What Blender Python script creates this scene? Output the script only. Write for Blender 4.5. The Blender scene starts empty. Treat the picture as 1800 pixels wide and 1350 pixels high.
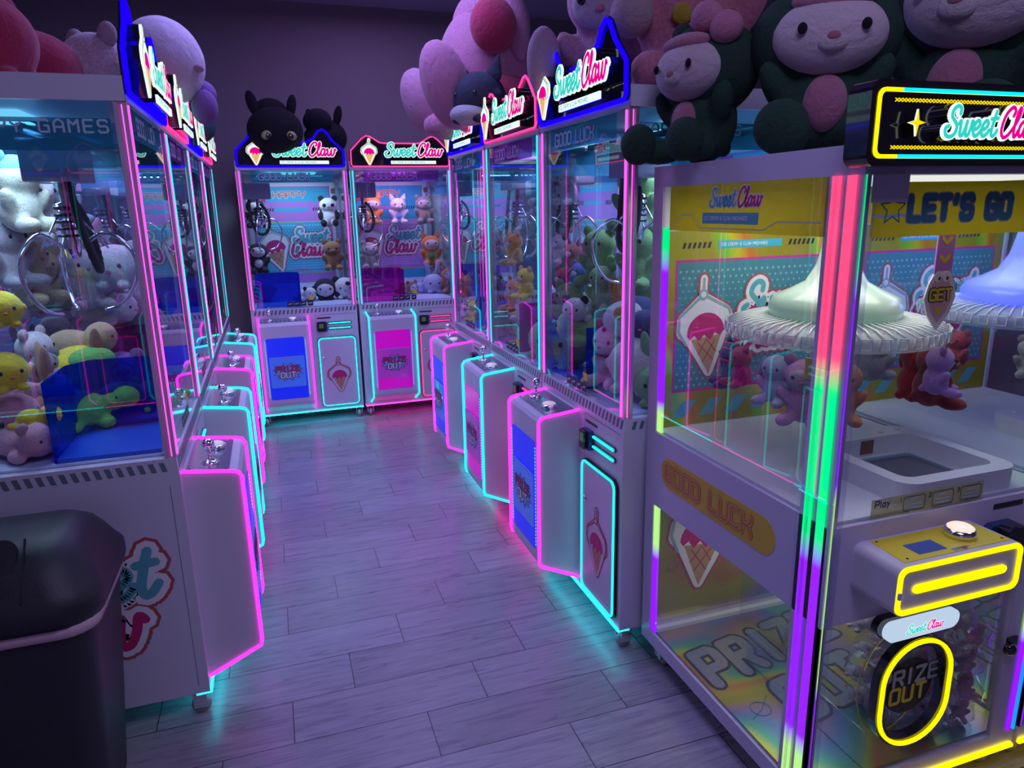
import bpy, math, random
from math import sin, cos, pi, radians as rad
from mathutils import Vector, Matrix, Euler
random.seed(7)
sc = bpy.context.scene
COL = sc.collection

# ------------------------------------------------------------------ camera
CAM_P = Vector((0, 0, 1.58)); FPX = 1242.0
def _n(v): return v.normalized()
_Y = _n(Vector((470-900, 373-675, FPX))); _D = _n(Vector((102, 5000, FPX)))
_D = _n(_D - _D.dot(_Y)*_Y); _Z = -_D; _X = _Y.cross(_Z)
if _X.x < 0: _X = -_X
RW = Matrix((_X, _Y, _Z))                       # camera (x right, y down, z forward) -> world
cam_d = bpy.data.cameras.new('camera'); cam_d.sensor_width = 36; cam_d.lens = FPX/1800*36
cam_d.clip_start = 0.05; cam_d.clip_end = 60
cam = bpy.data.objects.new('camera', cam_d); COL.objects.link(cam); sc.camera = cam
cols = [RW.col[0], -RW.col[1], -RW.col[2]]
m3 = Matrix([[cols[c][r] for c in range(3)] for r in range(3)])
cam.matrix_world = Matrix.Translation(CAM_P) @ m3.to_4x4()
def at(px, py, axis, val):
    """world point seen at a photo pixel, on the plane axis=val"""
    d = RW @ Vector((px-900, py-675, FPX)); t = (val-CAM_P[axis])/d[axis]
    return CAM_P + d*t

# ------------------------------------------------------------------ world, exposure, added overhead fill lights
sc.view_settings.view_transform = 'Standard'; sc.view_settings.look = 'None'
sc.view_settings.exposure = 0.12; sc.view_settings.gamma = 1.0; sc.view_settings.use_curve_mapping = False
try:
    sc.cycles.transparent_max_bounces = 40; sc.cycles.max_bounces = 8; sc.cycles.sample_clamp_indirect = 4.0
    sc.cycles.use_denoising = True; sc.cycles.caustics_reflective = False; sc.cycles.caustics_refractive = False
except Exception: pass
w = bpy.data.worlds.new('arcade_ambience'); sc.world = w; w.use_nodes = True
bg = w.node_tree.nodes['Background']; bg.inputs[0].default_value = (0.40, 0.32, 0.80, 1); bg.inputs[1].default_value = 0.16
def area(name, loc, size, energy, color, rot=(0, 0, 0), sy=None, parent=None, spread=None):
    l = bpy.data.lights.new(name, 'AREA'); l.size = size; l.energy = energy; l.color = color
    if sy: l.shape = 'RECTANGLE'; l.size_y = sy
    if spread: l.spread = spread
    o = bpy.data.objects.new(name, l); COL.objects.link(o); o.location = loc; o.rotation_euler = rot; o.parent = parent
    return o
area('ceiling_fill', (0.5, 0.2, 3.1), 1.0, 23, (.60, .54, 1.0))  # unseen violet area lights, added overhead to raise the room's ambience
area('ceiling_fill', (0.35, 3.6, 3.1), 1.2, 34, (.36, .34, 1.0))
area('ceiling_fill', (3.0, 0.6, 3.1), 1.0, 8, (.6, .52, 1.0))
area('ceiling_fill', (.9, 5.3, 3.1), 1.0, 9, (.55, .34, 1.0))

# ------------------------------------------------------------------ materials
_mats = {}
def mat(name, col=(.8,.8,.8), rough=.5, metal=0, emit=None, strength=0, bump=0, bscale=200, sheen=0, coat=0, alpha=1):
    if name in _mats: return _mats[name]
    m = bpy.data.materials.new(name); m.use_nodes = True; nt = m.node_tree; b = nt.nodes['Principled BSDF']
    b.inputs['Base Color'].default_value = (*col, 1); b.inputs['Roughness'].default_value = rough
    b.inputs['Metallic'].default_value = metal
    if emit: b.inputs['Emission Color'].default_value = (*emit, 1); b.inputs['Emission Strength'].default_value = strength
    if sheen: b.inputs['Sheen Weight'].default_value = sheen
    if coat: b.inputs['Coat Weight'].default_value = coat
    if alpha < 1: b.inputs['Alpha'].default_value = alpha
    if bump:
        tc = nt.nodes.new('ShaderNodeTexCoord'); n = nt.nodes.new('ShaderNodeTexNoise'); n.inputs['Scale'].default_value = bscale
        n.inputs['Detail'].default_value = 3
        bp = nt.nodes.new('ShaderNodeBump'); bp.inputs['Strength'].default_value = bump; bp.inputs['Distance'].default_value = .004
        nt.links.new(tc.outputs['Object'], n.inputs['Vector']); nt.links.new(n.outputs['Fac'], bp.inputs['Height'])
        nt.links.new(bp.outputs['Normal'], b.inputs['Normal'])
    _mats[name] = m; return m
def glow(name, col, s):
    if name in _mats: return _mats[name]
    m = bpy.data.materials.new(name); m.use_nodes = True; nt = m.node_tree
    nt.nodes.remove(nt.nodes['Principled BSDF']); e = nt.nodes.new('ShaderNodeEmission')
    e.inputs[0].default_value = (*col, 1); e.inputs[1].default_value = s
    nt.links.new(e.outputs[0], nt.nodes['Material Output'].inputs[0]); _mats[name] = m; return m
def glassy(name, tint=(1, 1, 1), refl=1.0, body=0.0, bodycol=(1, 1, 1), rough=.01, trans=0):
    """clear sheet: lets light straight through, reflects by Fresnel on its outer faces"""
    if name in _mats: return _mats[name]
    m = bpy.data.materials.new(name); m.use_nodes = True; nt = m.node_tree; N = nt.nodes.new; L = nt.links.new
    nt.nodes.remove(nt.nodes['Principled BSDF'])
    tr = N('ShaderNodeBsdfTransparent'); tr.inputs[0].default_value = (*tint, 1)
    gl = N('ShaderNodeBsdfGlossy'); gl.inputs['Roughness'].default_value = rough
    fr = N('ShaderNodeFresnel'); fr.inputs[0].default_value = 1.55
    ge = N('ShaderNodeNewGeometry'); inv = N('ShaderNodeMath'); inv.operation = 'SUBTRACT'; inv.inputs[0].default_value = 1
    L(ge.outputs['Backfacing'], inv.inputs[1])
    mu = N('ShaderNodeMath'); mu.operation = 'MULTIPLY'; L(fr.outputs[0], mu.inputs[0]); L(inv.outputs[0], mu.inputs[1])
    m2 = N('ShaderNodeMath'); m2.operation = 'MULTIPLY'; L(mu.outputs[0], m2.inputs[0]); m2.inputs[1].default_value = refl; m2.use_clamp = True
    mx = N('ShaderNodeMixShader'); L(m2.outputs[0], mx.inputs[0]); L(gl.outputs[0], mx.inputs[2])
    if body:
        di = N('ShaderNodeBsdfDiffuse'); di.inputs[0].default_value = (*bodycol, 1); mb = N('ShaderNodeMixShader'); mb.inputs[0].default_value = body
        if trans:
            tl = N('ShaderNodeBsdfTranslucent'); tl.inputs[0].default_value = (*bodycol, 1); mt_ = N('ShaderNodeMixShader'); mt_.inputs[0].default_value = trans
            L(di.outputs[0], mt_.inputs[1]); L(tl.outputs[0], mt_.inputs[2]); di = mt_
        L(tr.outputs[0], mb.inputs[1]); L(di.outputs[0], mb.inputs[2]); L(mb.outputs[0], mx.inputs[1])
    else: L(tr.outputs[0], mx.inputs[1])
    L(mx.outputs[0], nt.nodes['Material Output'].inputs[0]); _mats[name] = m; return m

NS = 2.6
NEON = {'magenta': glow('neon_magenta', (1, .02, .80), 3.0), 'cyan': glow('neon_cyan', (.012, .80, .80), 2.2),
        'blue': glow('neon_blue', (.004, .0, 1.0), 3.2), 'pink': glow('neon_pink', (1, .03, .22), 2.2),
        'yellow': glow('neon_yellow', (1, .78, .0), 1.9), 'aqua': glow('neon_aqua', (.0, .62, 1.0), 1.6),
        'rose': glow('neon_rose', (1, .055, .62), 2.6), 'softcyan': glow('neon_soft_cyan', (.015, .74, .78), 1.6),
        'base_cyan': glow('neon_base_cyan', (.008, .70, .80), 7.0), 'base_pink': glow('neon_base_pink', (1, .02, .45), 6.0), 'base_yellow': glow('neon_base_yellow', (1, .74, .0), 5.0)}
LIT = {'teal': glow('lit_teal', (.03, .60, .52), 1.0), 'crimson': glow('lit_crimson', (.78, .0, .25), 1.0),
       'white': glow('lit_white', (.80, .98, .95), 1.0), 'gold': glow('lit_gold', (.85, .48, .16), .9), 'grey': glow('lit_grey', (.22, .45, .45), .8),
       'pale': glow('lit_pale_teal', (.55, .95, .88), .9), 'yellow': glow('lit_yellow', (1, .72, .0), 1.0), 'slate': glow('lit_slate', (.15, .5, .5), .8)}
PLASTIC = mat('white_plastic', (.61, .585, .71), .38, bump=.02, bscale=60)
PLASTIC_IN = mat('white_panel', (.78, .80, .86), .45)
METALP = mat('purple_aluminium', (.62, .56, .68), .28, metal=.7)
CHROME = mat('chrome', (.85, .85, .88), .08, metal=1)
STEEL = mat('brushed_steel', (.42, .50, .60), .22, metal=.9)
BLACK = mat('black_gloss', (.012, .010, .018), .12, coat=.5)
BLACKM = mat('black_rubber', (.015, .014, .018), .6)
DARKGREY = mat('dark_grey', (.10, .11, .14), .5)
GLASS = glassy('clear_glass', (.97, .985, 1), 1.15)
ACRYL = glassy('clear_acrylic', (.92, .96, 1), 1.2, body=.05, bodycol=(.8, .9, 1))
STICK = {'white': mat('sticker_white', (.80, .78, .84), .5), 'crimson': mat('sticker_crimson', (.55, .02, .16), .5), 'teal': mat('sticker_teal', (.10, .42, .48), .5),
         'gold': mat('sticker_tan', (.50, .30, .16), .5), 'grey': mat('sticker_grey', (.30, .42, .50), .5), 'outline': mat('sticker_red_outline', (.42, .09, .09), .5),
         'pale': mat('sticker_pale_blue', (.45, .72, .80), .5), 'black': mat('sticker_black', (.02, .02, .03), .5), 'cyanp': mat('print_cyan', (.04, .42, .62), .5),
         'violet': mat('print_violet', (.50, .20, .62), .5), 'yellow': mat('print_yellow', (.72, .60, .03), .45), 'hatch': mat('print_hatch_grey', (.13, .18, .22), .5),
         'orange': mat('print_orange', (.60, .13, .08), .5), 'orchre': mat('print_ochre', (.66, .46, .03), .5), 'magenta': mat('print_magenta', (.62, .02, .30), .5),
         'brown': mat('print_brown', (.22, .10, .07), .5), 'slate': mat('print_slate', (.06, .22, .26), .5), 'greyl': mat('print_light_grey', (.42, .48, .46), .5)}

# ------------------------------------------------------------------ mesh builder
class G:
    def __init__(s): s.v = []; s.f = []; s.m = []; s.s = []; s.mats = []; s.k = 0
    def mi(s, m):
        if m not in s.mats: s.mats.append(m)
        return s.mats.index(m)
    def add(s, vs, fs, m, smooth=False):
        o = len(s.v); s.v += [tuple(v) for v in vs]; k = s.mi(m)
        for f in fs: s.f.append([o+i for i in f]); s.m.append(k); s.s.append(smooth)
        return s
    def box(s, x0, x1, y0, y1, z0, z1, m):
        v = [(x0,y0,z0),(x1,y0,z0),(x1,y1,z0),(x0,y1,z0),(x0,y0,z1),(x1,y0,z1),(x1,y1,z1),(x0,y1,z1)]
        return s.add(v, [(3,2,1,0),(4,5,6,7),(0,1,5,4),(1,2,6,5),(2,3,7,6),(3,0,4,7)], m)
    def prism(s, poly, F, d0, d1, m, back=True, smooth=False):
        n = len(poly); a = [F(u, v, d0) for u, v in poly]; b = [F(u, v, d1) for u, v in poly]
        fs = [tuple(range(n, 2*n))]
        if back: fs.append(tuple(range(n-1, -1, -1)))
        if abs(d1-d0) > 1e-7: fs += [(i, (i+1) % n, n+(i+1) % n, n+i) for i in range(n)]
        return s.add(a+b, fs, m, smooth)
    def ring(s, outer, inner, F, d0, d1, m):
        n = len(outer); vs = [F(*p, d0) for p in outer]+[F(*p, d0) for p in inner]+[F(*p, d1) for p in outer]+[F(*p, d1) for p in inner]
        fs = []
        for i in range(n):
            j = (i+1) % n
            fs += [(2*n+i, 2*n+j, 3*n+j, 3*n+i), (i, n+i, n+j, j), (i, j, 2*n+j, 2*n+i), (n+j, n+i, 3*n+i, 3*n+j)]
        return s.add(vs, fs, m)
    def tube(s, pts, r, m, n=8, closed=False, cap=True):
        pts = [Vector(p) for p in pts]; N = len(pts); vs = []; fs = []
        rr = r if isinstance(r, (list, tuple)) else [r]*N; up = None
        for i, p in enumerate(pts):
            a = pts[i-1] if (i > 0 or closed) else p; b = pts[(i+1) % N] if (i < N-1 or closed) else p
            t = (b-a)
            t = t.normalized() if t.length > 1e-9 else Vector((0, 0, 1))
            if up is None: up = t.orthogonal().normalized()
            else:
                up = up - t*up.dot(t)
                up = up.normalized() if up.length > 1e-6 else t.orthogonal().normalized()
            w_ = t.cross(up)
            for k in range(n):
                an = 2*pi*k/n; vs.append(p + (up*cos(an)+w_*sin(an))*rr[i])
        for i in range(N if closed else N-1):
            j = (i+1) % N
            for k in range(n): fs.append((i*n+k, i*n+(k+1) % n, j*n+(k+1) % n, j*n+k))
        if cap and not closed: fs.append(tuple(range(n-1, -1, -1))); fs.append(tuple(range((N-1)*n, N*n)))
        return s.add(vs, fs, m, True)
    def lathe(s, prof, c, m, n=24, M=None, smooth=True):
        vs = []; fs = []
        for r, z in prof:
            for k in range(n):
                p = Vector((r*cos(2*pi*k/n), r*sin(2*pi*k/n), z))
                if M: p = M @ p
                vs.append(p+Vector(c))
        for i in range(len(prof)-1):
            for k in range(n): fs.append((i*n+k, i*n+(k+1) % n, (i+1)*n+(k+1) % n, (i+1)*n+k))
        fs.append(tuple(range(n-1, -1, -1))); L = len(prof)-1; fs.append(tuple(range(L*n, (L+1)*n)))
        return s.add(vs, fs, m, smooth)
    def ell(s, c, r, m, rot=(0, 0, 0), nu=14, nv=9):
        R = Euler(rot).to_matrix(); c = Vector(c); vs = [c + R @ Vector((0, 0, -r[2]))]; fs = []
        for i in range(1, nv):
            t = pi*i/nv
            for k in range(nu):
                a = 2*pi*k/nu; vs.append(c + R @ Vector((r[0]*sin(t)*cos(a), r[1]*sin(t)*sin(a), -r[2]*cos(t))))
        vs.append(c + R @ Vector((0, 0, r[2]))); T = len(vs)-1
        for k in range(nu):
            fs.append((0, 1+(k+1) % nu, 1+k)); fs.append((T, 1+(nv-2)*nu+k, 1+(nv-2)*nu+(k+1) % nu))
        for i in range(nv-2):
            for k in range(nu): fs.append((1+i*nu+k, 1+i*nu+(k+1) % nu, 1+(i+1)*nu+(k+1) % nu, 1+(i+1)*nu+k))
        return s.add(vs, fs, m, True)
    def stroke(s, pts, w_, F, d0, d1, m, closed=False, n=8):
        deep = d1-d0 > 2.5e-3; N = len(pts); hw = w_/2; d_ = d1
        for i in range(N if closed else N-1):
            (x0, y0), (x1, y1) = pts[i], pts[(i+1) % N]; dx, dy = x1-x0, y1-y0; L = math.hypot(dx, dy)
            if L < 1e-7: continue
            nx, ny = -dy/L*hw, dx/L*hw
            q = [(x0-nx, y0-ny), (x1-nx, y1-ny), (x1+nx, y1+ny), (x0+nx, y0+ny)]
            s.k = (s.k+1) % 17; d1 = d_+s.k*1.3e-5
            if deep: s.prism(q, F, d0, d1, m, back=False)
            else: s.add([F(u, v, d1) for u, v in q], [(0, 1, 2, 3)], m)
        for (x, y) in pts:
            q = [(x+hw*cos(2*pi*k/n), y+hw*sin(2*pi*k/n)) for k in range(n)]
            s.k = (s.k+1) % 17; d1 = d_+s.k*1.3e-5
            if deep: s.prism(q, F, d0, d1, m, back=False)
            else: s.add([F(u, v, d1) for u, v in q], [tuple(range(n))], m)
        return s
    def build(s, name, parent=None, **props):
        me = bpy.data.meshes.new(name); me.from_pydata(s.v, [], s.f)
        for m in s.mats: me.materials.append(m)
        me.polygons.foreach_set('material_index', s.m); me.polygons.foreach_set('use_smooth', s.s); me.update()
        o = bpy.data.objects.new(name, me); COL.objects.link(o); o.parent = parent
        for k, v in props.items(): o[k] = v
        return o
def FR(o, u, v, n):
    o, u, v, n = Vector(o), Vector(u), Vector(v), Vector(n)
    return lambda a, b, d=0: o+u*a+v*b+n*d
def rrect(x0, x1, y0, y1, r, n=5):
    out = []
    for cx, cy, a0 in ((x1-r, y1-r, 0), (x0+r, y1-r, 90), (x0+r, y0+r, 180), (x1-r, y0+r, 270)):
        for k in range(n+1):
            a = rad(a0+90*k/n); out.append((cx+r*cos(a), cy+r*sin(a)))
    return out
def catmull(p, n=5):
    out = []; N = len(p)
    for i in range(N-1):
        p0 = p[max(i-1, 0)]; p1 = p[i]; p2 = p[i+1]; p3 = p[min(i+2, N-1)]
        for k in range(n):
            t = k/n
            out.append(tuple(.5*((2*p1[j])+(-p0[j]+p2[j])*t+(2*p0[j]-5*p1[j]+4*p2[j]-p3[j])*t*t+(-p0[j]+3*p1[j]-3*p2[j]+p3[j])*t**3) for j in range(len(p1))))
    out.append(tuple(p[-1])); return out
def thing(name, label, cat, loc=(0, 0, 0), rotz=0, group=None):
    o = bpy.data.objects.new(name, None); COL.objects.link(o); o.empty_display_size = .1
    o.location = loc; o.rotation_euler = (0, 0, rotz); o['label'] = label; o['category'] = cat
    if group: o['group'] = group
    return o

# ------------------------------------------------------------------ lettering
SCRIPT = {
 'S': (1.15, [[(1.08,1.35),(1.05,1.68),(.75,1.82),(.45,1.6),(.42,1.2),(.75,.9),(1.0,.6),(.95,.15),(.6,-.05),(.2,.08),(.08,.45),(.3,.6)]]),
 'w': (1.22, [[(.0,.75),(.12,.92),(.18,.5),(.25,.08),(.45,.06),(.6,.45),(.66,.92)],[(.66,.9),(.66,.4),(.75,.06),(.95,.08),(1.08,.5),(1.1,.92),(1.28,.78)]]),
 'e': (.72, [[(.1,.42),(.4,.48),(.58,.75),(.4,.98),(.15,.75),(.1,.35),(.3,.02),(.58,.12),(.76,.4)]]),
 't': (.72, [[(.36,1.55),(.28,.9),(.25,.3),(.4,.02),(.6,.12),(.75,.4)],[(.05,1.08),(.62,1.14)]]),
 'C': (1.15, [[(1.0,1.3),(1.08,1.62),(.8,1.84),(.4,1.5),(.2,.9),(.22,.3),(.5,-.05),(.85,.08),(1.15,.45)]]),
 'l': (.52, [[(.0,.45),(.3,1.0),(.44,1.55),(.34,1.82),(.2,1.5),(.15,.6),(.26,.04),(.42,.06),(.56,.4)]]),
 'a': (.86, [[(.6,.8),(.4,.98),(.14,.7),(.12,.25),(.3,.02),(.52,.25),(.62,.9)],[(.62,.9),(.6,.3),(.72,.02),(.92,.35)]]),
 ' ': (.30, [])}
BLOCK = {
 'A': [[(0,0),(0,.75),(.25,1),(.45,1),(.7,.75),(.7,0)],[(0,.4),(.7,.4)]], 'C': [[(.7,.85),(.6,1),(.1,1),(0,.9),(0,.1),(.1,0),(.6,0),(.7,.15)]],
 'D': [[(0,0),(0,1),(.55,1),(.7,.85),(.7,.15),(.55,0),(0,0)]], 'E': [[(.7,1),(0,1),(0,0),(.7,0)],[(0,.5),(.6,.5)]],
 'G': [[(.7,.85),(.6,1),(.1,1),(0,.9),(0,.1),(.1,0),(.7,0),(.7,.5),(.4,.5)]], 'H': [[(0,0),(0,1)],[(.7,0),(.7,1)],[(0,.5),(.7,.5)]],
 'I': [[(.2,0),(.2,1)]], 'K': [[(0,0),(0,1)],[(.7,1),(.7,.8),(.45,.5),(0,.5)],[(.45,.5),(.7,.2),(.7,0)]], 'L': [[(0,1),(0,0),(.7,0)]],
 'M': [[(0,0),(0,1),(.35,.6),(.7,1),(.7,0)]], 'N': [[(0,0),(0,1),(.7,0),(.7,1)]], 'O': [[(.1,0),(0,.1),(0,.9),(.1,1),(.6,1),(.7,.9),(.7,.1),(.6,0),(.1,0)]],
 'P': [[(0,0),(0,1),(.6,1),(.7,.9),(.7,.55),(.6,.45),(0,.45)]], 'R': [[(0,0),(0,1),(.6,1),(.7,.9),(.7,.6),(.6,.5),(0,.5)],[(.4,.5),(.7,0)]],
 'S': [[(.7,.85),(.6,1),(.1,1),(0,.9),(0,.6),(.1,.5),(.6,.5),(.7,.4),(.7,.1),(.6,0),(.1,0),(0,.15)]], 'T': [[(0,1),(.7,1)],[(.35,1),(.35,0)]],
 'U': [[(0,1),(0,.1),(.1,0),(.6,0),(.7,.1),(.7,1)]], 'W': [[(0,1),(.1,0),(.35,.55),(.6,0),(.7,1)]], 'Y': [[(0,1),(.0,.7),(.35,.45),(.7,.7),(.7,1)],[(.35,.45),(.35,0)]],
 'Z': [[(0,1),(.7,1),(0,0),(.7,0)]], "'": [[(.15,1),(.1,.75)]], '&': [[(.7,0),(.1,.75),(.15,1),(.45,1),(.5,.75),(0,.35),(.1,0),(.45,0),(.7,.4)]],
 '1': [[(.2,.8),(.4,1),(.4,0)]], '2': [[(0,.85),(.1,1),(.6,1),(.7,.85),(.7,.6),(0,0),(.7,0)]], '3': [[(0,1),(.7,1),(.35,.55),(.7,.4),(.7,.1),(.6,0),(0,0)]],
 'l': [[(.1,1),(.1,0)]], 'a': [[(.5,.6),(.1,.6),(0,.4),(0,.1),(.1,0),(.5,0)],[(.5,.65),(.5,0)]], 'y': [[(0,.65),(.25,.1)],[(.5,.65),(.1,-.3)]], ' ': []}
NARROW = {'I': .4, "'": .3, 'l': .25, '1': .6, 'a': .6, 'y': .6, ' ': .5}
def block(txt, h, ox=0, oy=0, sp=.3, asp=1.0):
    """polylines and total width of a line of capitals of height h"""
    out = []; x = 0
    for ch in txt:
        for pl in BLOCK[ch]: out.append([(ox+(x+px*asp)*h, oy+py*h) for px, py in pl])
        x += NARROW.get(ch, .7)*asp+sp
    return out, (x-sp)*h
def script(txt, h, ox=0, oy=0, n=4):
    k = h/1.8; out = []; x = 0
    for ch in txt:
        wd, pls = SCRIPT[ch]
        for pl in pls:
            q = catmull(pl, n) if len(pl) > 2 else pl
            out.append([(ox+(x+px+.16*py)*k, oy+py*k) for px, py in q])
        x += wd
    return out, x*k
def strokes(g, pls, w_, F, d0, d1, m, n=8):
    for p in pls: g.stroke(p, w_, F, d0, d1, m, n=n)
def sweetclaw(g, F, x, y, h, mats, d=0, depth=0, two=False, back=None, n=4, fat=1.0):
    """the two-word script logo: teal word, crimson word, white outline; optionally raised; returns width"""
    a, wa = script('Sweet', h, x, y, n)
    if two: b, wb = script('Claw', h*1.15, x-.25*h, y-h*.95, n)
    else: b, wb = script('Claw', h, x+wa+.12*h, y, n)
    k = h/1.8
    if back: strokes(g, a+b, (.62 if not two else .95)*k, F, d, d+.0004, back, 8)
    if depth:
        strokes(g, a+b, .46*k, F, d, d+depth*.84, BLACK, 6)
        strokes(g, a+b, .46*k, F, d+depth*.84, d+depth, mats['white'], 6)
    else: strokes(g, a+b, (.46 if not two else .72)*k, F, d+.0004, d+.0008, mats['white'], 8)
    top = d+depth
    strokes(g, a, (.25 if not two else .30)*k, F, top+.0006, top+.0012, mats['teal'], 7); strokes(g, b, (.25 if not two else .30)*k, F, top+.0006, top+.0012, mats['crimson'], 7)
    return wa+.12*h+wb
def icecream(g, F, x, y, h, mats, d=0, depth=0, outline='gold', tilt=0):
    """a cone held by a claw: h tall, centred on x, foot at y"""
    ca, sa = cos(tilt), sin(tilt)
    def T(pl): return [(x+((u-.5)*ca-(v-.5)*sa)*h, y+((u-.5)*sa+(v-.5)*ca)*h+.5*h) for u, v in pl]
    cone = [(.33,.40),(.5,.02),(.67,.40)]
    scoop = [(.5+.21*cos(rad(t)), .44+.20*sin(rad(t))) for t in range(0, 181, 15)]+[(.32,.40),(.37,.44),(.42,.37),(.48,.43),(.54,.36),(.60,.43),(.66,.39)]
    arms = [[(.5,.82),(.22,.64),(.20,.50),(.27,.36)], [(.5,.82),(.78,.64),(.80,.50),(.73,.36)], [(.5,.82),(.52,.97)]]
    body = [(.5,.80),(.24,.62),(.22,.48),(.32,.38),(.5,.04),(.68,.38),(.78,.48),(.76,.62)]
    if depth:
        g.stroke(T(body), .13*h, F, d, d+depth*.84, BLACK, True, 6); g.prism(T(body), F, d, d+depth*.84, BLACK, False); g.stroke(T(arms[2]), .13*h, F, d, d+depth*.84, BLACK)
        g.stroke(T(body), .13*h, F, d+depth*.84, d+depth, mats['white'], True, 6); g.stroke(T(arms[2]), .13*h, F, d+depth*.84, d+depth, mats['white'])
        g.stroke(T(body), .125*h, F, d+depth, d+depth+.0004, mats[outline], True, 6); g.stroke(T(arms[2]), .125*h, F, d+depth, d+depth+.0004, mats[outline]); top = d+depth+.0004
    else:
        g.stroke(T(body), .13*h, F, d, d+.0003, mats[outline], True, 6); g.stroke(T(arms[2]), .13*h, F, d, d+.0003, mats[outline]); top = d+.0003
    g.stroke(T(body), .09*h, F, top+.0003, top+.0006, mats['white'], True, 6); g.prism(T(body), F, top+.0003, top+.0006, mats['white'], False)
    g.stroke(T(arms[2]), .08*h, F, top+.0003, top+.0006, mats['white'])
    g.prism(T(cone), F, top+.0009, top+.0012, mats['gold'], False); g.prism(T(scoop), F, top+.0012, top+.0015, mats['crimson'], False)
    for a in arms: strokes(g, [T(a)], .028*h, F, top+.0009, top+.0014, mats['grey'], 6)
    for a, b in (((.40,.36),(.56,.16)), ((.50,.38),(.60,.24)), ((.60,.36),(.44,.16)), ((.50,.38),(.40,.24))): g.stroke(T([a, b]), .012*h, F, top+.0012, top+.0015, mats[outline], n=4)
    c = T([(.5,.82)])[0]; g.prism([(c[0]+.055*h*cos(t*pi/5), c[1]+.055*h*sin(t*pi/5)) for t in range(10)], F, top+.0015, top+.0018, mats['grey'], False)
    g.prism([(c[0]+.03*h*cos(t*pi/5), c[1]+.03*h*sin(t*pi/5)) for t in range(10)], F, top+.0018, top+.0021, mats['white'], False)
def prizeout(g, F, cx, cy, h, m1, m2, burst=True, d=0):
    if burst:
        for k, mm, dd in ((1.06, STICK['black'], 0), (.98, mat('burst_blue', (.22, .42, .78), .5), .0003)):
            g.prism([(cx+h*k*(1.15 if i % 2 else .82)*cos(2*pi*i/24), cy+h*k*(.75 if i % 2 else .52)*sin(2*pi*i/24)) for i in range(24)], F, d+dd, d+dd+.0003, mm, False)
    a, wa = block('PRIZE', .42*h, 0, 0, .32); b, wb = block('OUT', .42*h, 0, 0, .32)
    a = [[(cx-wa/2+x, cy+.05*h+y) for x, y in p] for p in a]; b = [[(cx-wb/2+x, cy-.47*h+y) for x, y in p] for p in b]
    strokes(g, a, .155*h, F, d+.0009, d+.0012, STICK['black'], 6); strokes(g, b, .20*h, F, d+.0009, d+.0012, STICK['black'], 6)
    strokes(g, a, .095*h, F, d+.0014, d+.0016, m1, 6); strokes(g, b, .095*h, F, d+.0014, d+.0016, m2, 6)

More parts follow.
